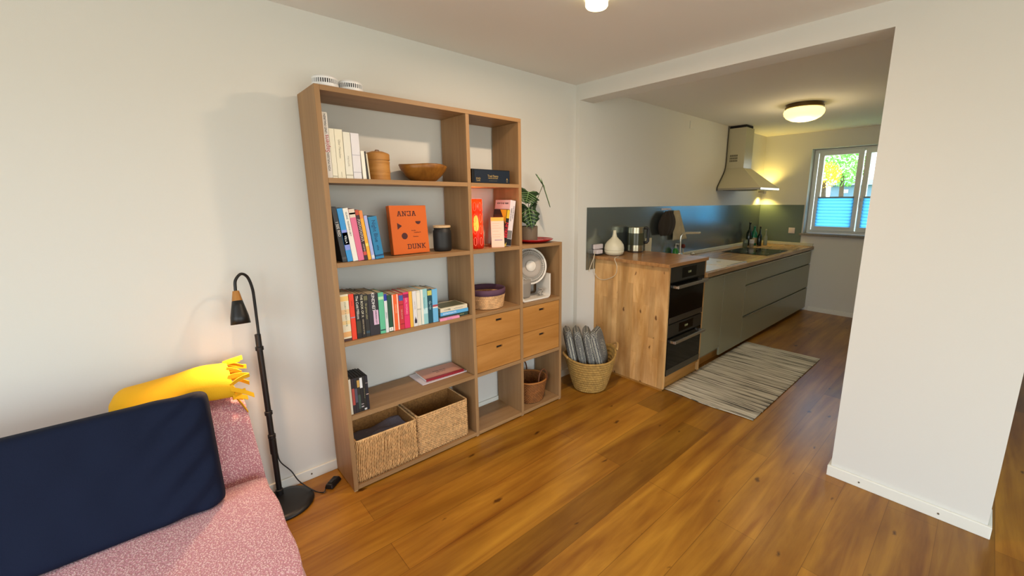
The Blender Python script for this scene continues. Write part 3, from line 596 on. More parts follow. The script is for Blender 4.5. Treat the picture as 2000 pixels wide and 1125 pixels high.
# rattan boxes: relief of strands
def rattan_box(label,x0,x1,y0,y1,z0,z1,diag,col,seed):
    t = thing('rattan_box',label,'basket',((x0+x1)/2,(y0+y1)/2,z0),(0,0,0),'rattan boxes in the bottom compartment')
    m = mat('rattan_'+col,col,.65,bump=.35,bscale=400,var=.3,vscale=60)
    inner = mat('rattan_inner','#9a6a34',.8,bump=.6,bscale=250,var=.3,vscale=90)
    w=.008; r=.012
    per=[]; 
    def cor(cx,cy,a0):
        return [(cx+r*math.cos(a0+PI/2*i/4),cy+r*math.sin(a0+PI/2*i/4)) for i in range(5)]
    path=cor(x0+r,y0+r,PI)+cor(x1-r,y0+r,1.5*PI)+cor(x1-r,y1-r,0)+cor(x0+r,y1-r,.5*PI)
    P=[Vector((a,b,0)) for a,b in path]; P.append(P[0]); 
    seg=[(P[i+1]-P[i]).length for i in range(len(P)-1)]; L=sum(seg)
    def at(s):
        s%=L
        for i,l in enumerate(seg):
            if s<=l: return P[i].lerp(P[i+1],s/max(l,1e-9)),(P[i+1]-P[i]).normalized()
            s-=l
        return P[-1],(P[-1]-P[-2]).normalized()
    H_=z1-z0; bb=B()
    if diag:
        ns=int(L/.0092)
        for k in range(ns):
            pts=[]
            for i in range(21):
                v=i/20; s_=k*L/ns+.030*v+.004*math.sin(v*PI*2)+.002*nz(k*.9,v*3,seed); p,tn=at(s_); nrm=Vector((tn.y,-tn.x,0))
                pts.append(Vector((p.x,p.y,z0+.002+v*(H_-.002)))+nrm*(.0012+.0016*math.cos(v*PI*20+(k%2)*PI)+.0006*nz(k*2.1,v*6,seed)))
            bb.tube(pts,.0034,5)
    else:
        nr=30; npt=int(L/.0045)
        for r_ in range(nr):
            pts=[]
            for i in range(npt):
                s_=i*L/npt; p,tn=at(s_); nrm=Vector((tn.y,-tn.x,0))
                pts.append(Vector((p.x,p.y,z0+.005+r_*(H_-.008)/nr+.0008*nz(s_*30,r_,seed)))+nrm*(.0008+.0020*math.cos(PI*i/2+(r_%2)*PI)))
            bb.tube(pts,.0040,4,closed=True)
        ns=int(L/.018)
        for k in range(ns):
            for (va,vb) in ((.0,.36),(.40,.62),(.78,1.0)):
                p,tn=at(k*L/ns+.003*nz(k,va*9,seed)); nrm=Vector((tn.y,-tn.x,0)); bb.tube([Vector((p.x,p.y,z0+H_*va))+nrm*.0030,Vector((p.x,p.y,z0+H_*(va+vb)/2))+nrm*.0046,Vector((p.x,p.y,z0+H_*vb))+nrm*.0030],.0026,4)
    bb.build('woven_side',m,t,smooth=True)
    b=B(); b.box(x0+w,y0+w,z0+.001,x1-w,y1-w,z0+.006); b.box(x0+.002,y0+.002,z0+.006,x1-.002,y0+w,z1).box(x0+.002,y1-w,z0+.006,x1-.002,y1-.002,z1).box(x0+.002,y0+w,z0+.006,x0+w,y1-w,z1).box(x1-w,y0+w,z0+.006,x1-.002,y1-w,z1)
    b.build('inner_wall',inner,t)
    pts=[at(L*i/90)[0]+Vector((0,0,z1)) for i in range(90)]
    B().tube(pts,.005,6,closed=True).build('rim',m,t,smooth=True)
    return t
rattan_box('rattan box with slanting strands, left of the two in the bottom compartment',.034,.366,-.272,-.03,.0305,.268,True,'#dcae74',1)
rattan_box('finely woven rattan box, right of the two in the bottom compartment',.384,.716,-.262,-.03,.0305,.270,False,'#d6aa74',2)
tag(B().grid(lambda u,v:Vector((.045+.31*u,-.26+.215*v,.185+.03*nz(u*3,v*3,4)+.02*u)),16,12).build('folded_cloth',mat('lilac_grey_cloth','#8d8794',.8,var=.1),thick=.012),'grey-lilac folded cloth inside the left rattan box','cloth')

# folder and booklet
tag(B().box(.455,-.205,ZD+.0006,.762,-.022,ZD+.006).build('plastic_sleeve',mat('frosted_plastic','#cfc4c8',.3),bevel=.001),'frosted clear plastic sleeve lying on the fourth shelf','folder')
t = thing('booklet','salmon pink booklet with a dark red spine lying on the plastic sleeve','booklet',(.62,-.11,ZD+.0066),(0,0,R(-3)))
B().box(-.125,-.080,0,.125,.078,.010).build('pages',cm('#e6dfd8'),t,local=True)
B().box(-.127,-.080,.0102,.127,.080,.0118).build('cover',cm('#c08872'),t,local=True)
B().box(-.127,-.0835,0,.127,-.0802,.0118).box(-.127,-.0835,.0119,.127,-.066,.0123).build('spine',cm('#8c1424'),t,local=True)
text('Reise durch','cover_title',mat('ink_grey','#6a5a54',.6),t.children[1],.018,Matrix.Translation((0,.01,.0121)))
text('das Land','cover_title',mat('ink_grey','#6a5a54',.6),t.children[1],.018,Matrix.Translation((0,-.014,.0121)))

# ------------------------------------------------------------------ fan
fx,fy,fz=1.318,-.185,1.048
fan=thing('desk_fan','white circular desk fan with a square stand in the right-hand shelf compartment','fan',(1.33,-.18,Z2+.0005))
ax=Vector((-.30,-.93,.20)).normalized()
fm=mat('fan_white','#ddd6ca',.35); fg=mat('fan_grey','#8f867c',.5)
q=Vector((0,0,1)).rotation_difference(ax).to_matrix()
C0=Vector((fx,fy,fz))
B().lathe([(.122,-.012),(.131,-.008),(.132,.004),(.129,.012),(.122,.014),(.118,.004)],C0,64,ax).build('outer_ring',fm,fan,smooth=True)
b=B()
for k in range(84):
    a=2*PI*k/84; d=Vector((math.cos(a),math.sin(a),0)); b.tube([C0+q@(d*.078+Vector((0,0,.021))),C0+q@(d*.100+Vector((0,0,.019))),C0+q@(d*.122+Vector((0,0,.008)))],.0016,4)
b.tube([C0+q@Vector((.102*math.cos(2*PI*i/48),.102*math.sin(2*PI*i/48),.019)) for i in range(48)],.0016,5,closed=True)
b.build('front_grille',fm,fan)
B().lathe([(.040,.018),(.078,.020),(.080,.022),(.078,.0235),(.060,.0245),(.040,.024)],C0,48,ax).build('guard_disc',mat('fan_guard','#a79c90',.5),fan,smooth=True)
B().lathe([(0,.020),(.040,.020),(.042,.025),(.034,.032),(0,.034)],C0,32,ax).build('hub_cap',fm,fan,smooth=True)
B().lathe([(.120,-.010),(.112,-.035),(.085,-.062),(.055,-.080),(0,-.085)],C0,48,ax).build('rear_shell',fg,fan,smooth=True)
B().lathe([(0,.832),(.066,.832),(.070,.845),(.074,.88),(.080,.93),(.080,.96),(0,.96)],(1.262,-.150,0),40).build('motor_body',fg,fan,smooth=True)
# stand: rounded square frame leaning back
def rr_path(x0,x1,z0,z1,r,y,n=6):
    P=[]
    for cx,cz,a0 in ((x1-r,z0+r,-PI/2),(x1-r,z1-r,0),(x0+r,z1-r,PI/2),(x0+r,z0+r,PI)):
        for i in range(n+1): a=a0+PI/2*i/n; P.append((cx+r*math.cos(a),y,cz+r*math.sin(a)))
    return P
P1=rr_path(1.180,1.452,Z2+.002,1.02,.03,-.262); P2=rr_path(1.180,1.452,Z2+.002,1.02,.03,-.12); P3=rr_path(1.192,1.440,Z2+.014,1.008,.022,-.262); P4=rr_path(1.192,1.440,Z2+.014,1.008,.022,-.12)
b=B()
vs=[[b.bm.verts.new(p) for p in P] for P in (P1,P2,P4,P3)]; n=len(P1)
keep=[i for i in range(n)]
for i in range(n):
    j=(i+1)%n
    if P1[i][2]>.97 and P1[j][2]>.97: continue
    for k in range(4):
        A=vs[k]; Bv=vs[(k+1)%4]; b.bm.faces.new((A[i],A[j],Bv[j],Bv[i]))
b.build('stand_frame',fm,fan)
B().tube(smoothpath([(1.40,-.2,.83),(1.36,-.23,.86),(1.41,-.24,.875),(1.37,-.22,.885),(1.42,-.21,.86),(1.38,-.24,.845)]),.004,8).build('coiled_cord',fg,fan,smooth=True)

# ------------------------------------------------------------------ plant on red plate
tag(B().lathe([(0,0),(.095,0),(.142,.018),(.148,.024),(.143,.026),(.10,.009),(0,.007)],(1.378,-.152,ZS+.0006),72).build('red_plate',mat('red_enamel','#a30d12',.25),smooth=True),'red round plate under the potted plant on the low end of the shelf unit','plate')
pc=(1.338,-.155,ZS+.0108)
pl=thing('potted_plant','dark green arrowhead plant with pale veins in a taupe pot','plant',pc)
potm=mat('taupe_ceramic','#6b5c4a',.7)
B().lathe([(0,0),(.058,0),(.063,.004),(.065,.104),(.060,.104),(.058,.09),(0,.088)],pc,48).build('pot',potm,pl,bevel=0)
B().lathe([(0,.09),(.057,.09)],pc,24).build('soil',mat('soil','#2a1d14',.95,bump=.6,bscale=90),pl)
leafm=mat('leaf_dark_green','#1d3418',.4); veinm=mat('leaf_vein','#7fa468',.5); stemm=mat('leaf_stalk','#5a5c38',.5)
def leaf(base, tip, width, facing, bend=.0, stalk=None, curl=0):
    base=Vector(base); tip=Vector(tip); dirv=tip-base; L=dirv.length; dl=dirv.normalized(); f=Vector(facing).normalized(); side=dl.cross(f).normalized(); f=side.cross(dl).normalized()
    n=15; half=[]
    for i in range(n+1):
        u=i/n; w=(math.sin(PI*min(1,u*1.02+.10))**.75)*(1-.28*u)*(1+.13*math.sin(u*26))
        if u>.999: w=0.0
        half.append((u,max(0,w)*width/2))
    back=[(-.22,.72),(-.28,.50),(-.16,.22),(0,.06)]
    def P(u,s,lift=0): return base+dl*(L*u)+side*s+f*(bend*4*(u-.5)**2*-1*L*.25 - curl*abs(s)/width*.03+lift)
    b=B()
    for sg in (1,-1):
        out=[P(-.20,sg*width*.16),P(-.27,sg*width*.30),P(-.16,sg*width*.44)]+[P(u,sg*w) for u,w in half[1:]]
        mid=[P(u,0,-.004) for u in (0,0.02,.05)]+[P(u,0,-.004) for u,w in half[1:]]
        vo=[b.bm.verts.new(x) for x in out]; vm=[b.bm.verts.new(x) for x in mid]
        for i in range(len(vo)-1): b.bm.faces.new((vm[i],vo[i],vo[i+1],vm[i+1]))
    lf=b.build('leaf',leafm,pl,thick=.0012,smooth=True)
    b=B(); b.tube([P(0,0,.0008),P(.5,0,.0008),P(.97,0,.0008)],lambda q:.0024*(1-.6*q),6)
    for sg in (1,-1):
        b.tube([P(0,0,.0012),P(-.2,sg*width*.28,.0012)],.0014,5)
        for u in (.06,.22,.38,.54,.70): b.tube([P(u,0,.0012),P(u+.08,sg*width*.20,.0016),P(u+.14,sg*width*.38*(1-.5*u),.0016)],.0017,5)
    b.build('leaf_veins',veinm,lf)
    if stalk: B().tube(smoothpath([stalk,(Vector(stalk)*.45+base*.55)+Vector((.0,0,.02)),base]),.0026,6).build('stalk',stemm,pl,smooth=True)
top=(1.338,-.155,ZS+.097)
leaf((1.325,-.175,1.560),(1.262,-.215,1.475),.175,(-.6,-.8,.25),stalk=top,curl=1)
leaf((1.307,-.195,1.452),(1.305,-.235,1.305),.150,(-.5,-.85,.15),stalk=top,curl=1)
leaf((1.458,-.178,1.612),(1.526,-.182,1.455),.085,(.76,-.65,.05),stalk=top)
leaf((1.457,-.178,1.612),(1.392,-.176,1.684),.05,(.76,-.65,.05))

# ------------------------------------------------------------------ kitchen
stv = wood('birch_staves', '#c89450', '#ecc084', (11,11,2.0), .45, knots=(3.4,9.0,.085), staves=(.052,.42,(2,1)), joint=.82, bump=.03, tone=.26, blotch=2.4)
wt1 = wood('worktop_staves', '#8e6238', '#bd8c58', (2.4,24,24), .28, joint=.7, staves=(.045,.5,(0,1)), bump=.02, tone=.22, seed=5)
base_ply = wood('plywood_plinth','#9c6a2a','#b98340',(2,20,20),.5,seed=9)
ob_ = thing('oven_cabinet','tall solid-wood oven housing with a worktop at the kitchen end','cabinet',(2.5,-.4,0))
B().box(2.208,-.768,.018,2.232,YK-.001,1.005).build('side_panel',stv,ob_,bevel=.002)
B().box(2.785,-.768,.018,2.809,YK-.001,1.005).build('side_panel',stv,ob_,bevel=.002)
B().box(2.175,-.786,1.0062,2.8125,YK-.001,1.0334).build('worktop',wt1,ob_,bevel=.0025)
B().box(2.233,-.745,.0,2.784,-.72,.118).build('plinth',base_ply,ob_)
B().box(2.215,-.755,0,2.225,-.06,.0175).build('plinth',base_ply,ob_)
B().box(2.233,-.765,.100,2.784,YK-.02,.118).build('bottom_board',base_ply,ob_)
blackgl=mat('black_oven_glass','#050505',.12,spec=.22); dsteel=mat('dark_steel','#5c574c',.35,.8); dkpan=mat('oven_panel','#3a372e',.35,.6)
def oven(z0,z1,label,ctl,foot):
    t=thing('oven',label,'oven',(2.51,-.45,z0))
    B().box(2.236,-.755,z0,2.781,-.2,z1).build('oven_body',mat('oven_body_dark','#1c1b19',.5),t)
    cp=B().box(2.236,-.772,z1-ctl,2.781,-.7555,z1-.001).build('control_panel',dkpan,t,bevel=.001)
    B().box(2.40,-.7728,z1-ctl+.018,2.63,-.7719,z1-.014).build('display',blackgl,cp)
    text('12:00','clock_digits',mat('clock_glow','#a0a070',.5,emit='#b0b080',es=.12),cp,.024,Matrix.Translation(Vector((2.515,-.7733,z1-ctl/2))-wmx(cp).translation)@Matrix.Rotation(R(90),4,'X'))
    dz=z1-ctl-.003
    dr=B().box(2.236,-.772,z0+.001,2.781,-.7555,dz).build('oven_door',blackgl,t,bevel=.0015)
    B().box(2.2365,-.7745,z0+.0015,2.7805,-.7725,z0+foot).build('steel_strip',dsteel,dr)
    zb=dz-.030
    B().box(2.262,-.825,zb-.012,2.755,-.812,zb+.012).box(2.262,-.812,zb-.012,2.280,-.7725,zb+.008).box(2.737,-.812,zb-.012,2.755,-.7725,zb+.008).build('handle',alu,dr,bevel=.002)
oven(.555,1.000,'upper black built-in oven in the wooden housing',.115,.048)
oven(.123,.548,'lower black built-in oven in the wooden housing',.105,.055)
# base cabinets
fr=mat('cabinet_greige','#8f8d74',.30)
car=mat('cabinet_carcass','#8b866f',.6)
def cabinet(x0,x1,z0,label,fronts,toe=True):
    t=thing('base_cabinet',label,'cabinet',((x0+x1)/2,-.4,0),group='kitchen base cabinets')
    B().box(x0,-.742,.10,x1,YK-.001,.852).build('carcass',car,t)
    for nm,(a,b_) in fronts:
        f=B().box(x0+.0015,-.762,a,x1-.0015,-.743,b_).build(nm,fr,t,bevel=.0015)
        B().box(x0+.002,-.767,b_-(.009 if b_>.8 else .004),x1-.002,-.7622,b_-.0005).build('grip_edge',mat('grip_alu','#c4c6ba',.25,.9),f)
    if toe: B().box(x0,-.70,0,x1,-.68,.0998).build('plinth',base_ply,t)
    return t
cabinet(2.8145,3.212,.1,'narrow greige cabinet beside the ovens, its door ending above an open plinth',[('cabinet_door',(.128,.835))])
cabinet(3.214,3.722,.1,'greige cabinet with one tall door left of the drawers',[('cabinet_door',(.045,.835))])
cabinet(3.724,5.915,.1,'long greige cabinet with three wide drawers reaching the far wall',[('drawer_front',(.045,.318)),('drawer_front',(.334,.648)),('drawer_front',(.664,.835))])
wtop=B().box(2.8145,-.785,.8535,5.918,YK-.001,.8930).build('worktop',wood('worktop_long','#93704a','#bc9a6e',(2.4,24,24),.25,joint=.8,staves=(.045,.5,(0,1)),bump=.02,tone=.18,seed=8),bevel=.002)
tag(wtop,'long wooden worktop over the greige cabinets','worktop')
struct(B().box(2.8145,-.066,.8935,5.903,YK-.0005,.930).box(5.900,-.772,.8935,5.9195,-.0665,.930),'trim_upstand',mat('upstand_white','#c9c8b0',.45),bevel=.002)
splash=bpy.data.materials.new('steel_blue_splashback'); splash.use_nodes=True; sb=splash.node_tree.nodes['Principled BSDF']
sb.inputs['Base Color'].default_value=lin('#8c9492'); sb.inputs['Metallic'].default_value=.85; sb.inputs['Roughness'].default_value=.21
struct(B().box(2.085,-.046,.915,5.918,YK-.0003,1.445),'trim_splashback_long',splash)
struct(B().box(5.914,-.612,.931,5.9195,-.0465,1.445),'trim_splashback_far',mat('far_splash_green_grey','#5f6f66',.4))
# sink
sk=thing('kitchen_sink','white built-in sink with drainer behind the oven housing','sink',(3.28,-.43,.893))
cer=mat('white_ceramic','#f0ece2',.2)
B().box(2.84,-.755,.8935,3.72,-.70,.901).box(2.84,-.17,.8935,3.72,-.12,.901).box(2.84,-.70,.8935,2.89,-.17,.901).box(3.30,-.70,.8935,3.72,-.17,.8985).build('rim',cer,sk,bevel=.0015)
B().box(2.89,-.70,.8932,3.30,-.17,.8938).build('bowl',cer,sk)
B().lathe([(0,.004),(.02,.005),(.024,.001),(.024,-.0005)],(3.52,-.56,.8988),24).build('drain_knob',alu,sk,smooth=True)
B().box(3.30,-.7545,.9012,3.72,-.735,.9045).build('steel_edge',alu,sk,bevel=.001)
# tap
tp=thing('tap','chrome kitchen tap with a long horizontal spout','tap',(3.48,-.145,.9012))
B().tube(smoothpath([(3.48,-.15,.899),(3.48,-.15,1.10),(3.49,-.16,1.150),(3.52,-.185,1.165),(3.58,-.235,1.166),(3.64,-.285,1.166)],8),.0115,12).build('spout',mat('chrome','#d8d4c8',.12,1),tp,smooth=True)
B().lathe([(0,.0),(.024,0),(.027,.04),(.024,.05),(0,.05)],(3.48,-.145,.9012),24).tube([(3.50,-.17,.93),(3.56,-.23,.945)],.006,8).build('mixer_base',mat('chrome','#d8d4c8',.12,1),tp,smooth=False)
# hob
hb=thing('induction_hob','black glass hob set in the worktop below the extractor','hob',(4.76,-.45,.893))
B().box(4.40,-.715,.8935,5.10,-.195,.898).build('glass_plate',blackgl,hb,bevel=.001)
for x,y,r_ in ((4.58,-.33,.09),(4.58,-.58,.08),(4.92,-.33,.08),(4.92,-.58,.10)): B().lathe([(r_-.002,.8981),(r_,.8984),(r_+.002,.8981)],(x,y,0),40).build('cooking_zone',mat('zone_grey','#4a4a4a',.3),hb)
# extractor hood
hd=thing('extractor_hood','off-white chimney extractor hood on the kitchen wall','extractor hood',(4.76,-.3,1.63))
hw=mat('hood_enamel','#b4ae94',.3)
B().hexa([(4.46,-.55,1.648),(5.06,-.55,1.648),(5.06,YK-.001,1.648),(4.46,YK-.001,1.648),(4.665,-.262,1.885),(4.915,-.262,1.885),(4.915,YK-.001,1.885),(4.665,YK-.001,1.885)]).build('canopy',hw,hd,bevel=.002)
B().box(4.46,-.55,1.626,5.06,YK-.001,1.6475).build('canopy_rim',alu,hd,bevel=.001)
ch_=B().box(4.672,-.255,1.8855,4.908,YK-.001,2.355).build('chimney',hw,hd,bevel=.002)
B().box(4.70,-.24,2.3555,4.90,YK-.001,2.387).build('chimney_gap',dark,hd)
b=B()
for r_ in range(3):
    for k in range(8): b.box(4.6712,-.175+k*.012,1.965+r_*.030,4.6719,-.167+k*.012,1.987+r_*.030)
b.build('vent_grille',mat('grille_dark','#45412f',.6),ch_)
B().box(4.52,-.5,1.622,5.0,-.1,1.6257).build('grease_filter',dsteel,hd)
tag(B().tube(smoothpath([(4.655,-.052,2.384),(4.652,-.052,2.2),(4.648,-.052,1.95),(4.61,-.052,1.84),(4.47,-.052,1.68),(4.452,-.052,1.62)]),.006,8).build('hood_cable',mat('dark_cable','#3a3628',.6),smooth=True),'dark cable running down the wall along the left side of the extractor hood','cable')
# wall lamp partly hidden by the hood
wl=thing('wall_light','small wall spot on the far kitchen wall, hidden by the extractor hood','light',(5.8,-.1,1.6))
B().cyl((5.80,-.125,1.60),.022,.05,20).box(5.79,-.104,1.615,5.81,YK-.001,1.635).build('shade',alu,wl)
for dz,s in ((.07,1),(-.07,-1)):
    l=bpy.data.lights.new('wall_spot','SPOT'); l.energy=8; l.color=lin('#ffdc70')[:3]; l.spot_size=R(130); l.spot_blend=.7; l.shadow_soft_size=.015
    o=bpy.data.objects.new('wall_spot',l); COL.objects.link(o); o.parent=wl; o.location=Vector((5.80,-.125,1.625+dz*.5))-wl.location; o.rotation_euler=(0,0,0) if s<0 else (PI,0,0)
# ceiling lamps
brass=mat('dark_bronze','#5c4a30',.35,.8)
cl=thing('ceiling_light','round opal glass ceiling light with a bronze ring in the kitchen','ceiling light',(4.02,-1.03,ZC))
B().lathe([(0,0),(.152,0),(.152,-.02),(.160,-.022),(.160,-.036),(.154,-.04),(0,-.04)],(4.02,-1.03,ZC-.0005),56).build('bronze_ring',brass,cl)
B().lathe([(.150,-.041),(.165,-.052),(.170,-.070),(.165,-.092),(.145,-.118),(.105,-.140),(.06,-.151),(0,-.155)],(4.02,-1.03,ZC),56).build('opal_glass',mat('opal_glow_kitchen','#fff2c8',.3,emit='#ffdf86',es=1.35),cl,smooth=True)
point('ceiling_light_lamp',(4.02,-1.03,ZC-.20),'#ffe4b0',6,.12,cl)
b_=point('ceiling_light_glow',(4.02,-1.03,ZC-.012),'#ffd880',.0,.02,cl)
c2=thing('ceiling_light','small opal cylinder ceiling light at the top edge of the picture in the living room','ceiling light',(.975,-1.045,ZC))
B().cyl((.975,-1.045,ZC-.012),.06,.0115,40).build('mount',wpl,c2)
B().lathe([(.046,-.0125),(.050,-.016),(.050,-.040),(.046,-.046),(0,-.048)],(.975,-1.045,ZC),40).build('opal_cylinder',mat('opal_glow_living','#fff6e0',.3,emit='#ffeeb8',es=2.6),c2,smooth=True)
l=bpy.data.lights.new('ceiling_light_lamp','AREA'); l.shape='DISK'; l.size=.09; l.energy=12; l.color=lin('#ffe0c0')[:3]
o=bpy.data.objects.new('ceiling_light_lamp',l); COL.objects.link(o); o.parent=c2; o.location=Vector((.975,-1.045,ZC-.0495))-c2.location

# counter things
df_=thing('aroma_diffuser','white onion-shaped aroma diffuser on the oven housing','diffuser',(2.335,-.150,1.034))
dm=mat('diffuser_white','#d6cfb4',.45); dc=(2.335,-.150,1.0338)
B().lathe([(0,0),(.055,0),(.076,.012),(.084,.030),(.085,.044),(0,.044)],dc,48).build('base',dm,df_,smooth=True)
B().lathe([(.084,.0455),(.0855,.062),(.080,.092),(.062,.120),(.038,.142),(.022,.160),(.0155,.185),(.0135,.213),(.011,.216),(0,.216)],dc,48).build('dome',dm,df_,smooth=True)
ps=thing('power_strip','white plug adapter block on the splashback beside the diffuser','power strip',(2.22,-.07,1.09))
B().box(2.165,-.068,1.088,2.285,-.0465,1.130).box(2.170,-.098,1.050,2.245,-.0465,1.086).build('body',mat('plug_white','#cfc4c4',.4),ps,bevel=.006)
wc=mat('white_cable','#d2c4a8',.5)
tag(B().tube(smoothpath([(2.165,-.075,1.07),(2.150,-.075,1.02),(2.130,-.062,.955),(2.115,-.052,.90)]),.003,8).build('power_cable',wc,smooth=True),'white cable dropping from the plug block down the wall','cable')
tag(B().tube(smoothpath([(2.285,-.235,1.037),(2.250,-.260,1.0375),(2.168,-.285,1.030),(2.1685,-.310,.965),(2.196,-.270,.885),(2.200,-.17,.835),(2.196,-.09,.84),(2.168,-.06,.92),(2.160,-.075,1.05)]),.0026,8).build('diffuser_cable',wc,smooth=True),'white cable looping over the wooden side panel to the diffuser','cable')
kt=thing('kettle','steel electric kettle with an olive band and black handle','kettle',(2.675,-.135,1.034))
kc=(2.675,-.135,1.0338); stl=mat('kettle_steel','#b4ab92',.25,1)
B().lathe([(0,0),(.074,0),(.074,.008),(0,.008)],kc,48).build('power_base',mat('black_plastic','#141312',.4),kt)
B().lathe([(0,.0085),(.076,.0085),(.077,.014),(.0765,.066),(0,.066)],kc,48).build('lower_steel_ring',stl,kt)
B().lathe([(.076,.0665),(.075,.175),(0,.175)],kc,48).build('olive_band',mat('olive_glass','#3f402c',.2),kt)
B().lathe([(.0755,.1755),(.0745,.226),(.070,.230),(.0,.231)],kc,48).build('upper_steel_ring',stl,kt)
hdv=Vector((.70,.25,0)).normalized(); hdv=Vector((.66,-.75,0)).normalized(); 
B().tube([Vector(kc)+hdv*a+Vector((0,0,z)) for a,z in ((.072,.218),(.100,.222),(.112,.212),(.113,.10),(.104,.088),(.074,.085))],.0135,10).build('handle',mat('black_plastic','#141312',.4),kt,smooth=True)
tag(B().box(2.96,-.058,.931,3.07,-.047,1.135).build('white_tile_board',mat('off_white_board','#c8bfa4',.5),bevel=.002),'small off-white upright board behind the kettle','board')
tag(B().lathe([(.028,0),(.030,.01),(.033,.05),(.031,.05),(.028,.012),(0,.010),(0,.0)],(3.36,-.084,.8935),24).build('drinking_glass',mat('clear_glass','#cfd2c4',.05,trans=.8),smooth=True),'clear drinking glass by the sink behind the wooden worktop','glass')
sp=thing('soap_bottle','green washing-up liquid bottle with a pale pump beside the tap','bottle',(3.565,-.10,.8975))
B().lathe([(0,0),(.030,0),(.032,.01),(.031,.075),(.020,.095),(.012,.10),(0,.10)],(3.50,-.088,.8995),24,sx=1.1).build('body',mat('green_liquid','#1f7a24',.15),sp,smooth=True)
B().lathe([(0,.10),(.011,.10),(.011,.12),(.005,.122),(.005,.145),(0,.146)],(3.50,-.088,.8995),16).box(3.494,-.125,1.040,3.506,-.085,1.050).build('pump',mat('pump_white','#b8b4a0',.4),sp)
br=thing('dish_brush','dish brush with a dark red head standing by the tap','brush',(3.66,-.09,.8975))
B().tube([(3.66,-.09,.900),(3.655,-.09,.985)],.006,8).build('stem',wc,br); B().lathe([(0,0),(.018,.005),(.024,.025),(.016,.045),(0,.048)],(3.655,-.09,.986),20).build('brush_head',mat('dark_red_bristle','#5e1c14',.8),br,smooth=True)
tag(B().lathe([(0,0),(.02,.002),(.026,.016),(.018,.032),(0,.036)],(3.83,-.11,.8935),20).build('steel_stopper',alu,smooth=True),'small shiny steel knob on the worktop by the upstand','stopper')
# towel and pot holder
def drape(name,label,cat,m,x0,x1,z0,z1,taper,y,fold,seed,dx=0,parent=None,hem=0):
    b=B().grid(lambda u,v: Vector((((x0+x1)/2)+(u-.5)*(x1-x0)*(taper+(1-taper)*(1-v))+dx*(1-v), y-.016-fold*math.sin(u*PI*4+seed)*(1-.6*v)-.012*math.sin(PI*u), z0+(z1-z0)*v+hem*math.sin(u*5)*(1-v))),22,18)
    return tag(b.build(name,m,thick=.006,smooth=True),label,cat)
hk=thing('hook_rail','small white hook rail on the splashback holding the towel','hook rail',(3.32,-.05,1.42))
B().box(3.24,-.0535,1.405,3.42,-.0465,1.425).build('rail',mat('plug_white','#cfc4c4',.4),hk,bevel=.002)
for x in (3.27,3.33,3.39): B().tube([(x,-.0536,1.412),(x,-.068,1.410),(x,-.072,1.420)],.003,6).build('hook',mat('plug_white','#cfc4c4',.4),hk)
drape('tea_towel','long cream tea towel hanging on the splashback right of the dark pot holder','towel',mat('cream_linen','#a89c80',.9,bump=.4,bscale=200,var=.1),3.34,3.64,1.085,1.402,.38,-.058,.008,1,dx=.10)
b=B().grid(lambda u,v: Vector((3.300+(u-.5)*.32*(math.sin(PI*min(1,.10+.72*(1-v)))**.8)*1.0-.03*(1-v), -.092-.045*math.sin(PI*u)*(math.sin(PI*(.1+.85*v)))-.004*math.sin(u*22), 1.150+.245*v)),26,20)
tag(b.build('pot_holder',mat('dark_brown_felt','#2a2118',.95,bump=.4,bscale=90),thick=.012,smooth=True),'dark brown quilted pot holder hanging left of the cream towel','pot holder')
# bottles
def bottle(x,y,r,h,neck,col,label,capc=None,lab=None,name='bottle',rough=.12):
    t=thing(name,label,'bottle',(x,y,.8935),group='bottles in the far corner of the worktop')
    hb_=h*(1-neck)
    B().lathe([(0,0),(r*.95,0),(r,.006),(r,hb_*.82),(r*.75,hb_*.95),(r*.36,hb_*1.08),(r*.33,h),(0,h)],(x,y,.8935),28).build('glass_body',mat('bottle_'+col,col,rough),t,smooth=True)
    if capc: B().lathe([(0,h+.0005),(r*.40,h+.0005),(r*.40,h+.018),(0,h+.02)],(x,y,.8935),18).build('cap',mat('cap_'+capc,capc,.4),t)
    if lab: B().lathe([(r*1.012,.12*h),(r*1.02,.13*h),(r*1.02,.42*h),(r*1.012,.43*h)],(x,y,.8935),28).build('label_wrap',mat('lab_'+lab,lab,.6),t)
bottle(5.42,-.115,.038,.30,.33,'#16261a','tall dark green bottle, leftmost of the far corner bottles','#141414')
bottle(5.50,-.150,.040,.245,.22,'#1c7a58','emerald bottle with a cream label between the two dark ones','#1f6a50','#a8a080')
bottle(5.50,-.225,.030,.245,.38,'#12201a','slim dark bottle at the right of the far corner group','#2a2a22')
bottle(5.62,-.26,.026,.20,.35,'#8f9478','small clear-green bottle, rightmost in the far corner','#b0a880')
tag(B().lathe([(0,0),(.030,0),(.030,.07),(.026,.085),(.026,.10),(0,.10)],(5.16,-.17,.8935),24).build('glass_jar',mat('jar_clear','#8fa08c',.1,trans=.6),smooth=True),'clear glass jar left of the bottles','jar')
sj=thing('spice_jar','small white-capped spice jar before the bottles','jar',(5.26,-.215,.8935))
B().lathe([(0,0),(.027,0),(.028,.01),(.028,.045),(0,.045)],(5.26,-.215,.8935),24).build('body',mat('spice_body','#807a6c',.4),sj); B().lathe([(0,.0455),(.029,.0455),(.029,.095),(0,.095)],(5.26,-.215,.8935),24).build('cap',mat('spice_cap','#c2c2c8',.4),sj)
tag(B().box(5.9095,-.53,1.055,5.9138,-.452,1.132).box(5.9075,-.515,1.068,5.9093,-.467,1.118).build('wall_socket',mat('plug_white','#cfc4c4',.4),bevel=.001),'square off-white wall socket on the far splashback','socket')
tag(B().box(3.72,YK-.006,2.255,3.80,YK-.0005,2.335).build('cable_cover',plaster,bevel=.002),'square blank cover plate high on the kitchen wall','cover plate')

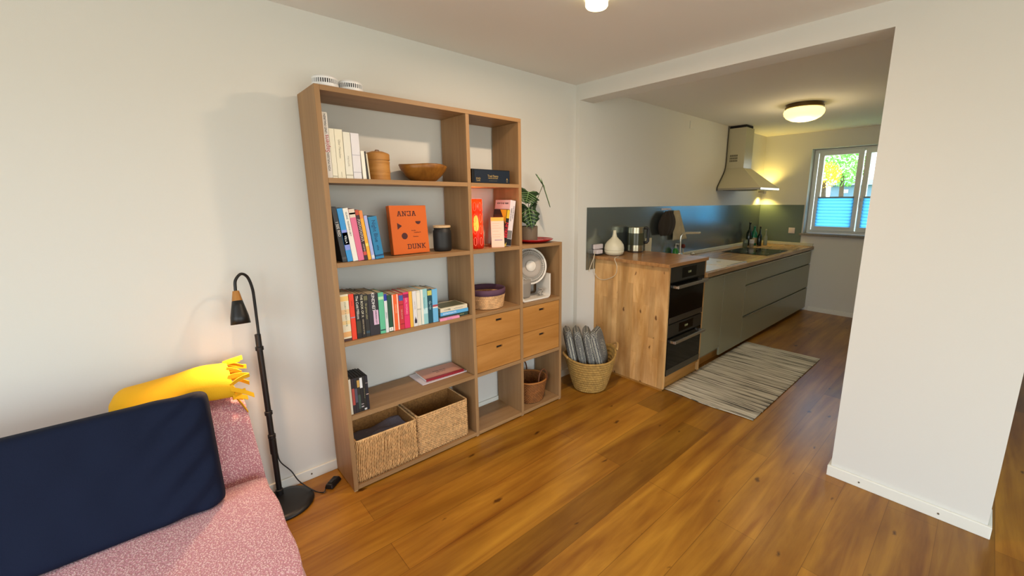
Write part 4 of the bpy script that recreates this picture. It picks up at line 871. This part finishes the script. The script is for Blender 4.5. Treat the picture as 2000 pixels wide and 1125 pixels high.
# rug
rg=bpy.data.materials.new('rag_rug'); rg.use_nodes=True; nt=rg.node_tree; N=nt.nodes; L=nt.links; pb=N['Principled BSDF']; pb.inputs['Roughness'].default_value=.95
tc=N.new('ShaderNodeTexCoord'); mp=N.new('ShaderNodeMapping'); mp.inputs['Scale'].default_value=(52,1.3,1); L.new(tc.outputs['Object'],mp.inputs[0])
n1=N.new('ShaderNodeTexNoise'); n1.inputs['Scale'].default_value=1; n1.inputs['Detail'].default_value=3; n1.inputs['Roughness'].default_value=.75; L.new(mp.outputs[0],n1.inputs['Vector'])
cr=N.new('ShaderNodeValToRGB'); el=cr.color_ramp.elements; el[0].position=.36; el[0].color=lin('#2c2b27'); el[1].position=.60; el[1].color=lin('#d2ccba')
for p_,c_ in ((.42,'#6e6a60'),(.46,'#b8b19c'),(.68,'#e6e2d6')): q_=el.new(p_); q_.color=lin(c_)
L.new(n1.outputs[0],cr.inputs[0]); L.new(cr.outputs[0],pb.inputs['Base Color'])
bp=N.new('ShaderNodeBump'); bp.inputs['Strength'].default_value=.6; bp.inputs['Distance'].default_value=.004; L.new(n1.outputs[0],bp.inputs['Height']); L.new(bp.outputs[0],pb.inputs['Normal'])
def rugf(u,v):
    x=2.262+u*1.656; y=-.75-v*.69
    if v in(0,1): y+=.006*nz(x*40,v*9)
    x+=.012*math.sin(v*PI)*(-1 if u<.5 else 0)*(1-u)+ .006*math.sin(v*9)*(1-u)
    return Vector((x,y,.0065+.0015*abs(math.sin(x*190))))
rug=tag(B().grid(rugf,420,14).build('rag_rug',rg,thick=.006,smooth=True),'striped cream and grey rag rug on the kitchen floor','rug')

# ------------------------------------------------------------------ seat cushions in the basket
kn=bpy.data.materials.new('knitted_blue_white'); kn.use_nodes=True; nt=kn.node_tree; N=nt.nodes; L=nt.links; pb=N['Principled BSDF']; pb.inputs['Roughness'].default_value=.95
tc=N.new('ShaderNodeTexCoord'); vo=N.new('ShaderNodeTexVoronoi'); vo.inputs['Scale'].default_value=92; vo.inputs['Randomness'].default_value=.15; vo.feature='DISTANCE_TO_EDGE'; L.new(tc.outputs['Object'],vo.inputs['Vector'])
cr=N.new('ShaderNodeValToRGB'); cr.color_ramp.elements[0].position=.07; cr.color_ramp.elements[0].color=lin('#a6a496'); cr.color_ramp.elements[1].position=.13; cr.color_ramp.elements[1].color=lin('#1a2133')
L.new(vo.outputs['Distance'],cr.inputs[0]); L.new(cr.outputs[0],pb.inputs['Base Color'])
def pillow(b,sx,sy,th,M4,n=26,p=5,wr=0,seed=0,rp_=8):
    for sg in (1,-1):
        def f(u,v):
            a=u*2-1; c=v*2-1; k=max(0,(1-abs(a)**p))**.5*max(0,(1-abs(c)**p))**.5
            r_=1-.05*(1-k); z=sg*th/2*(.16*(1 if k>0 else 0)+.84*k)+ (wr*nz(a*5+seed,c*2.2,seed)*k if wr else 0)
            if abs(a)==1 or abs(c)==1: z=0
            # round the corners
            ra=(abs(a)**rp_+abs(c)**rp_)**(1/rp_) if (a or c) else 1; q_=1 if ra<=1e-6 else max(abs(a),abs(c))/ra
            return M4@Vector((a*sx/2*q_,c*sy/2*q_,z))
        b.grid(f,n,n)
    bmesh.ops.remove_doubles(b.bm,verts=b.bm.verts,dist=1e-5)
    return b
names_=['leftmost','second from the left','third from the left','rightmost']
pc_=[(-.150,-12),(-.074,-12),(.002,-12),(.080,-15)]
for i,(s_,tilt) in enumerate(pc_):
    c=Vector((BC[0],BC[1],0))+nd*s_+Vector((0,0,.352))
    t=pillow(B(),(.19,.225,.24,.235)[i],.31,.072,Matrix.Rotation(R(90),4,'X'))
    o=t.build('seat_cushion',kn,smooth=True,origin=(0,0,0)); o.location=c+Vector((-.02,.0,0)); o.rotation_euler=(0,R(-tilt*.8+ (14 if i==3 else 0)*0),math.atan2(nd.y,nd.x)+PI/2+R(-6+i*-4))
    o.rotation_euler=(R(tilt),R(0),math.atan2(nd.y,nd.x)+PI/2+R((10,6,2,-14)[i]))
    tag(o,'blue-white knitted cushion, %s of four in the palm-leaf basket'%names_[i],'cushion','knitted cushions in the floor basket')

# ------------------------------------------------------------------ floor lamp
fl=thing('floor_lamp','black floor lamp with a gooseneck and a wooden collar beside the bookshelf','floor lamp',(-.25,-.13,0))
bk_=mat('lamp_black','#100f0f',.45)
B().lathe([(0,.001),(.128,.001),(.131,.006),(.13,.014),(.10,.020),(0,.024)],(-.288,-.142,0),56).build('base',bk_,fl,smooth=True)
PX,PY=-.292,-.066
B().lathe([(0,.020),(.017,.020),(.017,.05),(.0125,.052),(.0125,.88),(0,.88)],(PX,PY,0),20).build('pole',bk_,fl)
for z in (.34,.465,.80): B().lathe([(.0128,z),(.017,z+.002),(.017,z+.018),(.0128,z+.02)],(PX,PY,0),20).build('collar',bk_,fl)
B().lathe([(.0126,.255),(.016,.257),(.016,.335),(.0126,.338)],(PX,PY,0),20).build('sleeve',bk_,fl)
neck=smoothpath([(PX+.004,PY,.86),(PX+.006,PY,1.05),(PX+.003,PY-.005,1.11),(PX-.010,PY-.013,1.160),(PX-.034,PY-.028,1.178),(PX-.058,PY-.042,1.155),(PX-.064,PY-.050,1.12),(PX-.064,PY-.052,1.105)],8)
B().tube(neck,.0062,10).build('gooseneck',bk_,fl,smooth=True)
hd0=Vector((PX-.064,PY-.052,1.108)); hax=Vector((-.02,-.26,-1)).normalized()
B().lathe([(0,0),(.012,0),(.0195,.042),(.0195,.044),(0,.044)],hd0,28,hax).build('wooden_collar',mat('lamp_wood','#a8712e',.5),fl)
B().lathe([(.0,.0445),(.0198,.0445),(.025,.07),(.034,.115),(.037,.148),(.035,.148),(.031,.115),(.02,.07),(0,.06)],hd0,36,hax).build('shade',bk_,fl,smooth=True)
B().lathe([(0,.140),(.0345,.140)],hd0,28,hax).build('bulb',mat('spot_glow','#fff2d8',.3,emit='#ffdca8',es=6),fl)
l=bpy.data.lights.new('lamp_spot','SPOT'); l.energy=8; l.color=lin('#ffd0a4')[:3]; l.spot_size=R(118); l.spot_blend=.35; l.shadow_soft_size=.02
o=bpy.data.objects.new('lamp_spot',l); COL.objects.link(o); o.parent=fl; o.location=hd0+hax*.150-Vector(fl.location); o.rotation_euler=Vector((0,0,-1)).rotation_difference(Vector((-.12,-.55,-1)).normalized()).to_euler()
B().tube(smoothpath([(PX+.012,PY,.26),(PX+.02,PY-.005,.20),(PX+.06,PY-.01,.13),(PX+.085,PY-.045,.075),(-.150,-.14,.006),(-.120,-.18,.005),(-.105,-.17,.012)],8),.0028,8).build('cord',bk_,fl,smooth=True)
t=thing('foot_switch','black foot dimmer on the floor between floor lamp and bookshelf','switch',(-.06,-.14,0),(0,0,R(42)))
B().hexa([(-.045,-.024,.001),(.045,-.024,.001),(.045,.024,.001),(-.045,.024,.001),(-.038,-.018,.026),(.036,-.018,.026),(.036,.018,.026),(-.038,.018,.026)]).build('body',bk_,t,bevel=.006,local=True)
B().box(-.026,-.012,.0262,.004,.012,.0295).build('slider',mat('switch_dark','#1c1c1c',.3),t,local=True,bevel=.002)

# ------------------------------------------------------------------ sofa
pk=bpy.data.materials.new('pink_boucle'); pk.use_nodes=True; nt=pk.node_tree; N=nt.nodes; L=nt.links; pb=N['Principled BSDF']; pb.inputs['Roughness'].default_value=.95; pb.inputs['Sheen Weight'].default_value=.3
tc=N.new('ShaderNodeTexCoord'); vo=N.new('ShaderNodeTexVoronoi'); vo.inputs['Scale'].default_value=185; L.new(tc.outputs['Object'],vo.inputs['Vector'])
cr=N.new('ShaderNodeValToRGB'); cr.color_ramp.elements[0].position=.12; cr.color_ramp.elements[0].color=lin('#fadcd8'); cr.color_ramp.elements[1].position=.5; cr.color_ramp.elements[1].color=lin('#c0828a')
L.new(vo.outputs['Distance'],cr.inputs[0]); L.new(cr.outputs[0],pb.inputs['Base Color'])
bp=N.new('ShaderNodeBump'); bp.invert=True; bp.inputs['Strength'].default_value=.7; bp.inputs['Distance'].default_value=.004; L.new(vo.outputs['Distance'],bp.inputs['Height']); L.new(bp.outputs[0],pb.inputs['Normal'])
sf=thing('sofa','sofa under a pink bouclé cover along the left wall','sofa',(-1.3,-.6,0))
def solid(name,prof,x0,x1,seed,flare=0):
    b=B(); nx=46; n=len(prof); rings=[]
    cy=sum(p[0] for p in prof)/n; cz=sum(p[1] for p in prof)/n
    def ringat(x,s): 
        r_=[]
        for (y,z) in prof:
            k=flare*max(0,1-z/.7)*0
            d=.010*nz(x*3,y*5,z*5+seed)
            r_.append(b.bm.verts.new((x+d, cy+(y-cy)*s+d, max(.002,cz+(z-cz)*s+d*.7))))
        return r_
    xs=[(x0,.55),(x0+.015,.8),(x0+.05,.95)]+[(x0+.08+(x1-x0-.16)*i/nx,1) for i in range(nx+1)]
    for k in range(1,8):
        a=PI/2*k/7; xs.append((x1-.08+.08*math.sin(a),1-.06*(1-math.cos(a))))
    xs+=[(x1+.001,.75),(x1+.001,.35)]
    rings=[ringat(x,s) for x,s in xs]
    if flare:
        for ri,(x,s) in enumerate(xs):
            if x>x1-.2:
                for v in rings[ri]:
                    w=(x-(x1-.2))/.2; v.co.x+=flare*w*max(0,1-v.co.z/.65)**1.2*(1+.4*math.sin(v.co.y*24))
    for a,c in zip(rings,rings[1:]):
        for i in range(n): b.bm.faces.new((a[i],a[(i+1)%n],c[(i+1)%n],c[i]))
    b.bm.faces.new(rings[0][::-1]); b.bm.faces.new(rings[-1])
    return b.build(name,pk,sf,smooth=True,sub=1)
def rp(pts,n=5):   # densify a closed outline
    out=[]
    for i,p in enumerate(pts):
        q=pts[(i+1)%len(pts)]
        for k in range(n): out.append((p[0]+(q[0]-p[0])*k/n,p[1]+(q[1]-p[1])*k/n))
    return out
solid('backrest',rp([(-.05,.02),(-.03,.59),(-.07,.65),(-.15,.672),(-.26,.65),(-.32,.59),(-.40,.40),(-.42,.02)]),-2.35,-.395,3,flare=.045)
solid('seat',rp([(-.415,.02),(-.43,.35),(-.46,.392),(-.60,.410),(-1.05,.408),(-1.17,.38),(-1.22,.30),(-1.24,.02)]),-2.35,-.395,8,flare=.03)
# navy back cushion
nav=mat('navy_cloth','#0d162c',.85,bump=.35,bscale=500,spec=.2)
bc=Vector((-.985,-.486,.598))
b=pillow(B(),.93,.425,.135,Matrix.Rotation(R(72),4,'X'),n=80,p=18,wr=.007,seed=2,rp_=22)
for v in b.bm.verts:
    # pull wrinkles near the right end
    k=max(0,(v.co.x-.25)/.2)
    if k>0: v.co.y-= .012*min(1,k)*math.sin(v.co.z*60-v.co.x*45)*(1-min(1,abs(v.co.x)/.47)**8)
o=b.build('back_cushion',nav,smooth=True,origin=(0,0,0)); o.location=bc; o.rotation_euler=(0,0,0)
tag(o,'large navy blue back cushion leaning on the pink sofa','cushion')
# yellow throw
ye=mat('yellow_fleece','#f0b410',.9,bump=.3,bscale=260)
th_=thing('fleece_throw','folded yellow fleece throw with cut fringes on top of the sofa back','throw',(-.6,-.2,.69))
def thf(u,v):
    x=-.800+u*.370; a=2*PI*v
    w=.105+.012*math.sin(u*7); hh=.036+.014*u+.006*math.sin(u*9+1)
    cy_=-.185; cz_=.725+.018*math.sin(u*3)+.022*u
    ca,sa=math.cos(a),math.sin(a)
    y=cy_+w*(abs(ca)**.7)*(1 if ca>0 else -1); z=cz_+hh*(abs(sa)**.8)*(1 if sa>0 else -1)-.55*max(0,-(y-cy_))**1.0*.28-.02*max(0,-(y-cy_)/.1)
    k=min(1,u/.10); y=cy_+(y-cy_)*(.35+.65*k**.5); z=cz_+(z-cz_)*(.3+.7*k**.5)
    return Vector((x,y,z+.004*nz(x*14,y*14,3)))
b=B().grid(thf,26,34)
for e_i in (0,): pass
b.build('folded_body',ye,th_,smooth=True)
rnd=random.Random(11)
for k in range(15):
    v=k/15; p=thf(1.0,v); q_=Vector((1,rnd.uniform(-.5,.3),rnd.uniform(-.5,.55))).normalized(); L_=.045+.035*rnd.random(); dr_=rnd.uniform(.1,.9)
    if k in (10,11,12): q_=Vector((.5,-.5,-.8)).normalized()
    wv=Vector((0,rnd.uniform(-.6,.6),rnd.uniform(.4,1))).normalized()*.010
    b=B()
    c=[p+q_*(L_*s)+Vector((0,0,-.03*dr_*s*s)) for s in (-.15,.25,.6,1)]
    va=[b.bm.verts.new(x-wv) for x in c]; vb=[b.bm.verts.new(x+wv) for x in c]
    for i in range(3): b.bm.faces.new((va[i],va[i+1],vb[i+1],vb[i]))
    b.build('fringe',ye,th_,thick=.003)
